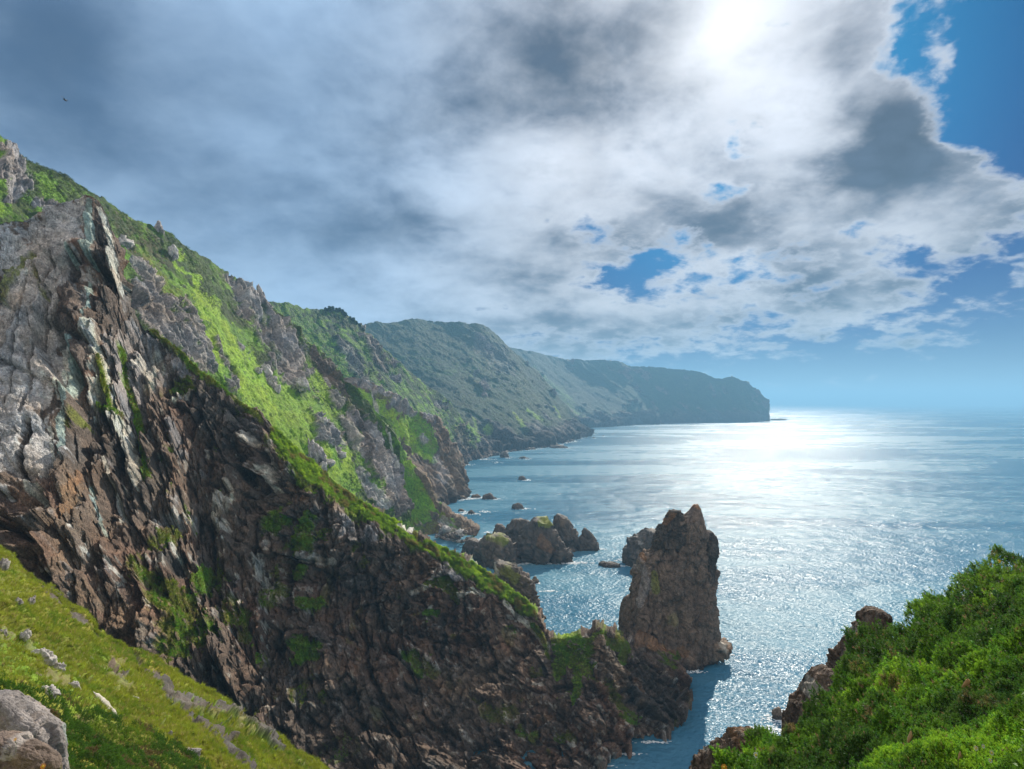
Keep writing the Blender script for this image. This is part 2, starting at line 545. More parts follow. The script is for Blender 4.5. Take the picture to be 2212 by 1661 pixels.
def land(name, prof, step, spec, base, mat, rockfn, crest=None, back=60.0, backdrop=0.9, crest_noise=0.0, seed=0,
         wob=1.0, albedo=1.0, lean=None, bumpy=0.0, grass_bump=(0, 1), skirt=True, blurn=10, slope_rock=0.0):
    A, tp = loft_uvd(prof, step)
    A = blur(A, blurn, max(1, int(8 / step)))
    if crest is not None:
        cr = np.array(crest, float)
        want = np.interp(A[0, :, 0], cr[:, 0], cr[:, 1])
        dv = want - A[0, :, 1]
        A[:, :, 1] += dv[None, :] * np.exp(-((A[:, :, 1] - A[0:1, :, 1]) / 45.0).clip(0) ** 1.0)
    W = unproj(A[..., 0], A[..., 1], A[..., 2])
    # the far side of the ridge, hidden from here but really there
    top = W[0]
    dirs = top[:, :2] / np.linalg.norm(top[:, :2], axis=1, keepdims=True)
    rows = []
    nb = 14
    for k in range(nb, 0, -1):
        f = (k / nb) ** 1.3
        r = top.copy()
        r[:, :2] += dirs * back * f
        zb = -12.0 if skirt else top[:, 2] - back * backdrop
        r[:, 2] = top[:, 2] + (zb - top[:, 2]) * (1 - math.cos(f * math.pi / 2)) ** 0.9
        rows.append(r)
    foot = W[-1].copy()
    fr = []
    if skirt:
        foot[:, 2] = np.minimum(foot[:, 2] - 4, -14.0)
        foot[:, :2] -= dirs * 2.0
        fr = [foot]
    F = np.concatenate([np.array(rows), W] + ([np.array(fr)] if fr else []), 0)
    UV = np.concatenate([np.repeat(A[:1], nb, 0), A] + ([A[-1:]] if fr else []), 0)
    nr, nc = F.shape[:2]
    gy, gx = np.gradient(F, axis=0), np.gradient(F, axis=1)
    N = np.cross(gx, gy)
    N /= np.linalg.norm(N, axis=2, keepdims=True) + 1e-9
    view = -(F - np.array([0, 0, CAMH]))
    mid = nb + (nr - nb) // 2
    if (N[mid] * view[mid]).sum() < 0:
        N = -N
    N = blur(N, 6, max(2, int(22 / step)))
    N /= np.linalg.norm(N, axis=2, keepdims=True) + 1e-9
    V = F.reshape(-1, 3)
    Nf = N.reshape(-1, 3)
    u, v = UV[..., 0].ravel(), UV[..., 1].ravel()
    col_ = np.tile(np.array(base, float), (len(V), 1)) if not callable(base) else base(V, u, v, Nf)
    gm = np.zeros(len(V))
    if callable(base): col_, gm = col_
    relief = 0
    rag = fbm(V / (back * 0.022), 4, seed + 25, 0.65)
    for cls, w, rl in patches(u, v, spec, wob):
        relief = relief + rl
        if cls in GREEN: w = w * sstep(rag * 0.75 + w, 0.30, 0.80)
        c = np.array(C_[cls])
        col_ = col_ * (1 - w[:, None]) + c * w[:, None]
        gm = gm * (1 - w) + (1.0 if cls in GREEN else 0.0) * w
    disp = rockfn(V, u, v) * (1 - gm * 0.82) + relief
    if bumpy:
        ga, gs = grass_bump
        f1, _, _, _ = worley(V / gs, seed + 5)
        disp = disp + gm * (0.55 - f1) * ga + gm * fbm(V / (gs * 4), 3, seed + 6) * ga * 1.2
    if crest_noise:
        disp = disp + fbm(V / (crest_noise * 4), 5, seed + 8, 0.6) * crest_noise
    # the far rows keep to their place
    if lean is not None:
        Nd = Nf * 0.35 + np.array(lean) * 0.65
        Nd[:nb * nc] = Nf[:nb * nc]
        Nf = Nd / np.linalg.norm(Nd, axis=1, keepdims=True)
    V2 = V + Nf * disp[:, None]
    # natural variety of tone
    q = V / (back * 0.25)
    var = 1 + 0.28 * fbm(q, 4, seed + 20) + 0.18 * fbm(q * 7, 3, seed + 21)
    f1, f2, hid, _ = worley(V / (back * 0.05), seed + 22)
    var = var * (1 + (1 - gm) * (_f(hid, 3) - 0.5) * 0.5)
    hue = fbm(q * 2.3, 3, seed + 23)
    tint = col_ * var[:, None]
    tint[:, 0] *= 1 + 0.14 * hue
    tint[:, 2] *= 1 - 0.14 * hue
    tint = np.clip(tint * albedo, 0.01, 0.8)
    o = mesh_obj(name, V2, grid_faces(nr, nc), mat, tint)
    info = dict(W=V2.reshape(nr, nc, 3)[nb:], UV=UV[nb:], N=N[nb:], gm=gm.reshape(nr, nc)[nb:])
    h_ = nb + 3
    info['back'] = dict(W=V2.reshape(nr, nc, 3)[:h_], N=N[:h_], gm=np.ones((h_, nc)))
    return o, info


def rot(p, ax, a):
    c, s = math.cos(a), math.sin(a)
    q = p.copy()
    i, j = [(1, 2), (0, 2), (0, 1)][ax]
    q[:, i] = c * p[:, i] - s * p[:, j]
    q[:, j] = s * p[:, i] + c * p[:, j]
    return q


# ------------------------------------------------------------------ the near cliff and its isthmus
near_prof = [
    [(-420, 560, 105), (-420, 800, 98), (-420, 1050, 88), (-400, 1300, 78), (-380, 1560, 70)],
    [(-200, 520, 120), (-200, 780, 112), (-200, 1050, 100), (-200, 1300, 90), (-190, 1560, 82)],
    [(0, 480, 140), (-10, 760, 130), (-10, 1020, 114), (-10, 1250, 102), (0, 1520, 92)],
    [(130, 450, 150), (110, 760, 139), (100, 1010, 120), (90, 1260, 108), (90, 1530, 98)],
    [(205, 432, 153), (175, 740, 144), (165, 1010, 128), (150, 1270, 114), (150, 1540, 104)],
    [(222, 445, 155), (205, 720, 148), (200, 1010, 136), (200, 1280, 120), (200, 1560, 110)],
    [(262, 560, 160), (245, 760, 154), (240, 1020, 142), (250, 1300, 126), (260, 1580, 116)],
    [(272, 650, 166), (272, 820, 163), (290, 1060, 147), (310, 1320, 132), (320, 1600, 122)],
    [(300, 685, 172), (330, 860, 170), (350, 1090, 154), (370, 1350, 138), (370, 1620, 126)],
    [(370, 740, 182), (390, 900, 184), (410, 1130, 168), (420, 1370, 147), (420, 1640, 134)],
    [(430, 800, 190), (450, 950, 193), (460, 1160, 178), (470, 1400, 156), (470, 1660, 142)],
    [(500, 860, 200), (515, 1000, 200), (530, 1200, 185), (530, 1430, 166), (530, 1680, 151)],
    [(580, 915, 212), (590, 1050, 210), (595, 1240, 196), (600, 1460, 176), (600, 1700, 160)],
    [(650, 985, 222), (660, 1110, 222), (665, 1280, 208), (670, 1480, 187), (670, 1710, 168)],
    [(740, 1062, 234), (745, 1170, 234), (745, 1320, 218), (750, 1500, 194), (750, 1720, 168)],
    [(830, 1118, 244), (835, 1215, 243), (835, 1350, 229), (830, 1530, 202), (830, 1725, 172)],
    [(900, 1155, 251), (905, 1240, 248), (905, 1370, 238), (900, 1550, 208), (895, 1725, 176)],
    [(960, 1186, 257), (965, 1265, 253), (965, 1390, 238), (960, 1560, 210), (955, 1730, 177)],
    [(1030, 1222, 263), (1035, 1290, 257), (1040, 1410, 238), (1035, 1570, 211), (1030, 1725, 178)],
    [(1090, 1262, 266), (1095, 1320, 259), (1100, 1430, 236), (1095, 1580, 211), (1090, 1725, 179)],
    [(1140, 1300, 262), (1142, 1350, 254), (1150, 1450, 234), (1148, 1590, 211), (1145, 1725, 181)],
    [(1178, 1350, 250), (1180, 1390, 245), (1190, 1480, 228), (1190, 1600, 206), (1190, 1720, 182)],
    [(1200, 1382, 240), (1212, 1420, 236), (1222, 1490, 225), (1228, 1590, 207), (1235, 1705, 185)],
    [(1240, 1378, 238), (1246, 1430, 232), (1255, 1500, 220), (1265, 1575, 208), (1278, 1670, 194)],
    [(1300, 1366, 240), (1304, 1430, 234), (1312, 1490, 224), (1322, 1560, 212), (1332, 1628, 205)],
    [(1335, 1378, 248), (1345, 1435, 240), (1358, 1490, 228), (1378, 1545, 219), (1392, 1603, 211)],
    [(1372, 1388, 260), (1392, 1435, 250), (1408, 1485, 238), (1425, 1530, 228), (1440, 1583, 217)],
    [(1420, 1395, 270), (1440, 1430, 262), (1455, 1465, 252), (1465, 1500, 243), (1470, 1545, 231)],
    [(1470, 1400, 278), (1480, 1420, 274), (1486, 1440, 269), (1490, 1460, 263), (1492, 1482, 256)],
]
# a sloping shelf of heath lies under the crest before the face drops
for q in near_prof:
    u0, v0, d0 = q[0]
    hw = np.interp(u0, [300, 560, 600, 665, 760, 850, 950, 1040, 1100, 1160, 1200, 1240], [12, 16, 45, 66, 55, 46, 40, 58, 50, 30, 12, 10])
    v1 = v0 + hw
    k = 0.30
    z0 = CAMH + (HZ - v0) / FOC * d0
    d1 = (CAMH - z0 + k * d0) / ((v1 - HZ) / FOC + k) if u0 > 560 else d0 - hw * 0.05
    d1 = min(d1, d0 - 0.5)
    q.insert(1, (u0 + (q[1][0] - u0) * hw / max(q[1][1] - v0, 40), v1, d1))
    if q[2][1] < v1 + 15: q[2] = (q[2][0], v1 + 15, q[2][2])
    for i in range(2, len(q)):
        if q[i][2] > q[i - 1][2] - 0.6: q[i] = (q[i][0], q[i][1], q[i - 1][2] - 0.6)
near_crest = [(-420, 560), (-200, 520), (0, 482), (30, 474), (60, 472), (95, 458), (130, 450), (160, 436), (178, 440), (184, 425), (198, 426),
              (210, 432), (218, 440), (232, 470), (246, 510), (254, 545), (262, 590), (268, 630), (280, 668), (300, 690), (330, 702), (345, 722), (370, 740),
              (400, 768), (430, 800), (470, 830), (500, 855), (540, 884), (565, 895), (590, 925), (640, 972), (700, 1022), (760, 1075), (830, 1112),
              (900, 1154), (950, 1180), (1010, 1205), (1050, 1235), (1090, 1262), (1140, 1300), (1165, 1335), (1180, 1360), (1192, 1378), (1204, 1385),
              (1240, 1377), (1262, 1366), (1275, 1368), (1292, 1360), (1300, 1364), (1330, 1375), (1372, 1388), (1420, 1395), (1470, 1400)]
near_spec = [
    ('slab', [(-250, 620, 150), (-150, 900, 130)]),
    ('slab', [(60, 560, 95), (50, 740, 100), (30, 930, 80), (20, 1010, 40)]), ('slab', [(140, 480, 50), (120, 620, 60), (105, 760, 34), (95, 860, 30)]),
    ('slab', [(88, 925, 24), (85, 1000, 34), (70, 1065, 22)]),
    ('darker', [(140, 830, 12), (120, 880, 10), (95, 900, 9)]), ('darker', [(70, 920, 8), (52, 980, 8), (42, 1030, 10)], 1.0, -3.0),
    ('darker', [(150, 640, 14), (125, 700, 14), (150, 760, 10)], 0.6, -2.0), ('darker', [(165, 560, 9), (160, 610, 12)], 0.8, -2.5), ('darker', [(248, 690, 16), (262, 715, 12)], 0.8, -4.0),
    ('tooth', [(150, 650, 22), (165, 720, 28), (180, 790, 18)], 1.0, 3.0), ('tooth', [(215, 450, 14), (226, 520, 22), (238, 600, 26), (240, 690, 24)]),
    ('dark', [(165, 790, 14), (180, 900, 20), (190, 1000, 20)], 1.0, -4.0), ('darker', [(120, 560, 5), (100, 700, 5), (80, 800, 5), (60, 900, 4)], 0.35, -1.6), ('darker', [(60, 600, 4), (40, 760, 5), (20, 880, 4)], 0.3, -1.4),
    ('moss', [(5, 620, 20), (20, 590, 14)], 0.8), ('moss', [(40, 585, 14), (70, 552, 7)], 0.8), ('moss', [(75, 570, 5), (95, 620, 6), (104, 650, 6)], 0.7),
    ('pale', [(205, 735, 14), (222, 820, 22), (258, 920, 20), (290, 1010, 18), (306, 1055, 8)], 1.0, 2.5),
    ('pale', [(200, 830, 10), (195, 880, 6)]), ('grey', [(240, 740, 14), (262, 830, 16), (272, 880, 10)]),
    ('darker', [(240, 920, 8), (256, 980, 12), (250, 1030, 8)], 1.0, -3.0),
    ('grey', [(295, 730, 32), (318, 800, 42), (300, 870, 22), (290, 900, 10)]), ('pale', [(300, 790, 16), (330, 760, 18), (322, 830, 14)], 0.7),
    ('grey', [(370, 760, 22), (400, 795, 12)]),
    ('moss', [(218, 780, 6), (225, 830, 8), (240, 880, 5)]), ('moss', [(210, 870, 9), (262, 900, 6)], 0.7), ('moss', [(165, 900, 14), (150, 920, 10)], 0.8),
    ('grass', [(264, 756, 5), (272, 820, 7), (290, 880, 9), (304, 960, 7), (318, 1030, 9)]),
    ('pale', [(214, 448, 5), (234, 500, 6), (246, 552, 6), (254, 600, 7), (264, 640, 6)]),
    ('mint', [(195, 440, 7), (196, 500, 8), (195, 540, 8), (203, 575, 5)]), ('mint', [(192, 610, 3), (192, 650, 4), (194, 700, 3)]), ('mint', [(160, 545, 4), (163, 570, 5)]),
    ('pale', [(180, 430, 3), (182, 448, 3)]), ('pale', [(142, 725, 7), (138, 800, 7), (130, 860, 5)]), ('mint', [(155, 735, 7), (152, 830, 9), (136, 930, 7), (128, 1000, 5)]),
    ('pale', [(112, 930, 5), (114, 990, 5), (122, 1020, 3)]), ('mint', [(196, 1050, 4), (210, 1110, 4), (226, 1150, 4)], 0.8),
    ('pale', [(230, 990, 3), (245, 1060, 6), (258, 1120, 5)], 0.8),
    ('red', [(100, 1050, 18), (125, 1100, 14)], 0.8), ('red', [(20, 1100, 30), (60, 1160, 30), (120, 1210, 24)], 0.6), ('brown', [(170, 1060, 20), (160, 1130, 16)], 0.9),
    ('orange', [(172, 1020, 6), (160, 1100, 10), (150, 1140, 10)], 0.5),
    ('red', [(395, 880, 22), (385, 950, 28), (420, 960, 14)], 0.7), ('darker', [(460, 840, 32), (440, 900, 24), (520, 930, 32)], 0.7),
    ('pale', [(380, 862, 8), (398, 852, 10), (410, 846, 6)]), ('grey', [(382, 955, 14), (370, 930, 8)], 0.8), ('grey', [(395, 985, 12)], 0.8),
    ('pale', [(535, 940, 10), (548, 960, 12), (528, 925, 8)], 0.8), ('pale', [(570, 1020, 12)], 0.8), ('grey', [(500, 900, 12), (545, 925, 12)], 0.6),
    ('pale', [(500, 1060, 12), (490, 1090, 20), (470, 1130, 14), (470, 1160, 10)], 0.75), ('pale', [(492, 1153, 14)], 0.7), ('grey', [(430, 1090, 12)], 0.4),
    ('pale', [(362, 1150, 4), (380, 1190, 5), (402, 1232, 4)]), ('pale', [(347, 1205, 12), (352, 1225, 10)], 0.8), ('darker', [(376, 1215, 14), (384, 1235, 8)], 1.0, -4.0),
    ('pale', [(555, 1200, 10), (560, 1240, 14), (600, 1282, 20)], 0.7), ('pale', [(675, 1200, 9)]), ('pale', [(640, 1200, 10), (700, 1210, 12), (720, 1215, 8)], 0.6),
    ('grey', [(700, 1100, 14), (745, 1140, 26), (800, 1165, 18)], 0.9), ('pale', [(720, 1060, 10), (760, 1085, 8)], 0.7),
    ('grey', [(630, 1010, 14), (690, 1055, 10)], 0.7), ('pale', [(585, 955, 6), (580, 990, 8), (590, 1060, 6)], 0.6),
    ('brown', [(640, 1045, 22), (700, 1090, 22), (740, 1110, 10)], 0.8),
    ('grey', [(930, 1190, 22), (900, 1180, 10)], 0.8), ('grey', [(975, 1225, 20), (990, 1240, 14)], 0.9), ('brown', [(900, 1205, 24), (920, 1225, 16)], 0.8),
    ('pale', [(985, 1290, 7), (1015, 1272, 8), (1045, 1284, 5)], 0.9), ('pale', [(890, 1280, 6), (935, 1262, 8)], 0.8),
    ('pale', [(1092, 1300, 7), (1120, 1330, 6), (1160, 1370, 6), (1182, 1398, 7)], 0.95), ('pale', [(926, 1316, 5), (932, 1310, 4)]),
    ('brown', [(1120, 1380, 26), (1080, 1440, 40), (1000, 1480, 50)], 0.55), ('red', [(700, 1280, 60), (780, 1400, 60), (820, 1460, 40)], 0.45),
    ('darker', [(700, 1560, 90), (850, 1600, 90), (1000, 1640, 90)], 0.5), ('darker', [(420, 1480, 40), (500, 1540, 50)], 0.7, -4.0), ('darker', [(470, 1180, 6), (440, 1300, 8)], 0.6, -3.0), ('darker', [(630, 1180, 8), (620, 1300, 10), (600, 1420, 10)], 0.5, -3.5), ('darker', [(960, 1330, 7), (955, 1420, 6)], 0.8, -3.0),
    ('brown', [(170, 1290, 24), (260, 1330, 30), (300, 1400, 40)], 0.75),
    ('moss', [(300, 1215, 16), (330, 1260, 34), (390, 1330, 48), (430, 1370, 44), (380, 1400, 30)], 0.75), ('grass', [(400, 1360, 16), (455, 1372, 22)], 0.8),
    ('grass', [(440, 1235, 18), (430, 1262, 22)], 0.8), ('moss', [(500, 1320, 24), (530, 1340, 20)], 0.8), ('moss', [(360, 1150, 22), (330, 1170, 12)], 0.8),
    ('grass', [(602, 1108, 10), (590, 1135, 18), (615, 1125, 14)], 0.9), ('grass', [(668, 1125, 20), (655, 1150, 24), (640, 1180, 20)], 0.9),
    ('moss', [(700, 1150, 18)], 0.7), ('grass', [(640, 1230, 16), (655, 1226, 10)], 0.9), ('grass', [(650, 1304, 14), (690, 1300, 14)], 0.9),
    ('moss', [(600, 1275, 18), (570, 1310, 16)], 0.7), ('grass', [(640, 1395, 20), (675, 1400, 26), (650, 1420, 16)], 0.9),
    ('grass', [(920, 1322, 10), (945, 1322, 9)], 0.9), ('grass', [(870, 1410, 8), (895, 1420, 14), (905, 1440, 14), (915, 1460, 6)], 0.85),
    ('moss', [(925, 1260, 10), (965, 1258, 16), (985, 1290, 10)], 0.85), ('moss', [(700, 1500, 16)], 0.4), ('grass', [(740, 1590, 22), (690, 1650, 30)], 0.4),
    ('moss', [(1275, 1395, 12), (1300, 1376, 8)], 0.8),
    ('bright', [(1212, 1392, 12), (1236, 1420, 26), (1262, 1444, 22), (1285, 1436, 6)]), ('bright', [(1205, 1436, 16), (1200, 1455, 10)]),
    ('gorse', [(1200, 1378, 9), (1240, 1378, 12), (1268, 1396, 18), (1300, 1378, 10), (1335, 1392, 12)], 0.9), ('bright', [(1250, 1460, 12), (1248, 1500, 9), (1240, 1520, 5)], 0.85),
    ('brown', [(1296, 1395, 16), (1312, 1440, 22), (1340, 1470, 14)]), ('moss', [(1335, 1378, 12), (1352, 1400, 12), (1345, 1430, 9)], 0.9),
    ('orange', [(1380, 1390, 9), (1430, 1392, 12), (1480, 1400, 10)], 0.55), ('orange', [(1370, 1480, 10), (1385, 1500, 8)], 0.5), ('darker', [(1400, 1440, 30), (1420, 1500, 34)], 0.5),
    ('moss', [(1152, 1588, 12)], 0.9), ('orange', [(1190, 1550, 14), (1160, 1560, 8)], 0.4),
    # the gorse along the crest
    ('moss', [(325, 705, 7), (345, 716, 8), (380, 752, 9), (430, 806, 9), (470, 836, 8), (520, 872, 6), (560, 905, 8)], 0.95),
    ('gorse', [(590, 940, 10), (620, 968, 24), (665, 1015, 30), (710, 1045, 24), (760, 1085, 24), (800, 1110, 20), (850, 1140, 18), (900, 1166, 14), (950, 1196, 15),
               (990, 1212, 16), (1040, 1245, 24), (1085, 1272, 22), (1120, 1300, 14), (1150, 1325, 10)]),
    ('heath', [(625, 985, 12), (665, 1040, 10), (700, 1060, 8)], 0.8), ('heath', [(800, 1120, 8), (840, 1142, 8)], 0.7), ('heath', [(740, 1085, 8)], 0.7),
    ('bright', [(1070, 1272, 14), (1110, 1295, 10), (1140, 1325, 6)], 0.7), ('bright', [(640, 960, 8), (700, 1020, 8), (770, 1078, 8)], 0.6), ('deep', [(600, 935, 10), (660, 960, 8)], 0.5),
    ('moss', [(1150, 1350, 7), (1172, 1380, 6), (1185, 1420, 5)], 0.8),
    ('pale', [(857, 1137, 5), (875, 1142, 7), (888, 1153, 4)], 1.0), ('pale', [(1015, 1212, 4), (1060, 1224, 3)], 0.4),
]


def near_base(V, u, v, N):
    n1 = fbm(V / 26.0, 4, 31)
    n2 = fbm(V / np.array([6, 6, 13.0]), 4, 37)
    n3 = fbm(V / 3.0, 4, 38, 0.65)
    c = np.array(C_['dark'])[None] * np.ones((len(V), 1))
    for cls, w in (('red', sstep(n1, 0.1, 0.5) * 0.8), ('darker', sstep(-n1, 0.05, 0.45)), ('brown', sstep(n2, 0.25, 0.6) * 0.5),
                   ('grey', sstep(n3 + n2 * 0.5, 0.42, 0.66) * 0.55)):
        c = c * (1 - w[:, None]) + np.array(C_[cls]) * w[:, None]
    # moss on the ledges
    g = sstep(fbm(V / 9.0, 5, 39, 0.6), 0.42, 0.6) * 0.5 * sstep(u, 250, 400)
    c = c * (1 - g[:, None]) + np.array(C_['moss']) * 0.8 * g[:, None]
    # lichen crusts
    f1, f2, h, _ = worley(V / 1.6, 44)
    l = sstep(n3 * 0.6 + n1 * 0.3 + (_f(h, 4) - 0.5), 0.52, 0.7) * 0.6
    c = c * (1 - l[:, None]) + np.array(C_['pale']) * l[:, None]
    return c, g


def near_rock(V, u, v):
    Q = V                                        # the joints run down the face, leaning to the right
    st = 1.0
    W = Q + 0.8 * np.stack([fbm(Q / 9, 3, 1), fbm(Q / 9 + 9, 3, 2), fbm(Q / 9 + 19, 3, 3)], 1)
    W = along(W, (0.25, -0.46, -0.85), 0.34)
    a, c1 = facet(W * st / 13.0, 3)
    b, c2 = facet(W * st / 5.2, 5)
    c, c3 = facet(W * st / 2.1, 7)
    d, c4 = facet(V / 1.3, 9)
    e, c5 = facet(rot(V, 1, 0.5) * np.array([1, 1, 1.5]) / 8.0, 11, 1.3)
    e2, c6 = facet(rot(V, 1, 0.5) * np.array([1, 1, 1.4]) / 3.2, 12, 1.3)
    smoothslab = sstep(u, 215, 150) * sstep(v, 1090, 1000)
    k = 1 - 0.80 * smoothslab
    e0, c0 = facet(rot(V, 1, 0.35) * np.array([1, 1, 0.8]) / 19.0, 14, 1.3)
    out_ = (e0 * 6.0 - c0 * 1.5) * (1 - 0.6 * smoothslab) + (e * 4.4 - c5 * 1.0 + e2 * 1.8 - c6 * 0.4) * k + a * 4.0 + (b * 1.7 + c * 0.7 + d * 0.35) * k - (c1 * 1.2 + c2 * 0.9 + c3 * 0.4) * k
    # buttresses and gullies running down the face
    g = fbm(W / 12.0, 4, 15, 0.55)
    out_ = out_ - np.abs(g) * 6.0 * k + 2.0
    # an overhang above the lower face
    cv = np.interp(u, [c[0] for c in near_crest], [c[1] for c in near_crest])
    fade = (0.35 + 0.65 * sstep(v, 430, 620)) * (0.45 + 0.55 * sstep(v - cv, 5, 80))
    return out_ * fade


o, near = land('cliff', near_prof, 1.7, near_spec, near_base, M_cliff, near_rock, crest=near_crest, lean=(-0.25, -0.88, 0.40), back=60, seed=1, crest_noise=0.9, albedo=1.22,
               bumpy=1, grass_bump=(1.5, 2.0), blurn=8)
tag(o, kind='structure', label='dark brown rock cliff with grey slabs and a gorse covered crest')

# ------------------------------------------------------------------ the green hillside behind
def rocky(scales, amps, seed, tilt=0.25, vert=0.5, gully=(14, 3.0)):
    def fn(V, u, v):
        Q = along(V, (0.45, -0.35, -0.8), 0.45)
        r = 0
        st = 1.0
        W = Q + scales[0] * 0.15 * np.stack([fbm(Q / scales[0], 3, seed + 1), fbm(Q / scales[0] + 9, 3, seed + 2), fbm(Q / scales[0] + 19, 3, seed + 3)], 1)
        for i, (s, a) in enumerate(zip(scales, amps)):
            f, c = facet(W * st / s, seed + 10 + i)
            r = r + f * a - c * a * 0.22
        g = fbm(along(W, (0.45, -0.35, -0.8), 0.5) / gully[0], 4, seed + 30)
        return r - np.abs(g) * gully[1] + gully[1] * 0.4
    return fn


def cover_base(rockc, gr1, gr2, s, thr=0.15, seed=0, shore=None, rock2='darker'):
    def fn(V, u, v, N):
        n1 = fbm(V / s, 5, seed + 1, 0.6)
        n2 = fbm(V / (s * 0.35), 4, seed + 2, 0.6)
        rk = sstep(n1 * 0.8 + n2 * 0.6, thr, thr + 0.3)
        if shore:
            rk = np.maximum(rk, sstep(V[:, 2] + n1 * shore * 0.6, shore, shore * 0.45))
        mixg = sstep(n2 + n1 * 0.5, -0.25, 0.35)[:, None]
        g = np.array(C_[gr1]) * (1 - mixg) + np.array(C_[gr2]) * mixg
        r = np.array(C_[rockc])
        if shore:
            w = sstep(V[:, 2], shore, shore * 0.3)[:, None]
            r = r * (1 - w) + np.array(C_[rock2]) * w
        return g * (1 - rk[:, None]) + r * rk[:, None], 1 - rk
    return fn


hill_prof = [
    [(-420, 60, 240), (-400, 420, 215), (-380, 720, 200), (-360, 1000, 185)],
    [(-220, 190, 265), (-210, 460, 230), (-200, 740, 210), (-200, 980, 195)],
    [(0, 294, 300), (5, 480, 255), (20, 700, 225), (20, 900, 205)],
    [(90, 360, 330), (120, 500, 285), (150, 700, 250), (150, 900, 230)],
    [(190, 405, 360), (240, 560, 310), (270, 720, 270), (280, 900, 250)],
    [(290, 475, 390), (330, 620, 335), (370, 760, 300), (380, 950, 280)],
    [(400, 530, 430), (450, 680, 370), (480, 830, 335), (490, 1050, 300)],
    [(485, 585, 470), (530, 740, 420), (570, 890, 365), (580, 1100, 330)],
    [(560, 636, 500), (590, 780, 445), (640, 920, 395), (660, 1150, 350)],
    [(634, 704, 510), (660, 820, 470), (710, 950, 425), (740, 1150, 385)],
    [(700, 777, 520), (720, 870, 490), (770, 990, 455), (800, 1160, 420)],
    [(776, 841, 525), (795, 920, 505), (830, 1030, 475), (850, 1170, 450)],
    [(841, 924, 520), (850, 980, 512), (870, 1060, 495), (885, 1180, 470)],
    [(868, 1005, 515), (876, 1050, 508), (884, 1105, 500), (895, 1190, 478)],
]
hill_crest = [(-420, 60), (-220, 190), (0, 294), (14, 302), (20, 318), (32, 322), (60, 343), (90, 358), (140, 378), (190, 405), (240, 440), (290, 475), (338, 494), (345, 486),
              (352, 495), (400, 530), (450, 560), (485, 585), (505, 594), (530, 612), (545, 622), (556, 634), (567, 648), (585, 662), (602, 677), (620, 690),
              (634, 704), (650, 706), (657, 730), (674, 752), (688, 748), (706, 777), (728, 798), (743, 825), (776, 841), (792, 863), (809, 889),
              (825, 908), (841, 924), (854, 940), (862, 962), (868, 1010)]
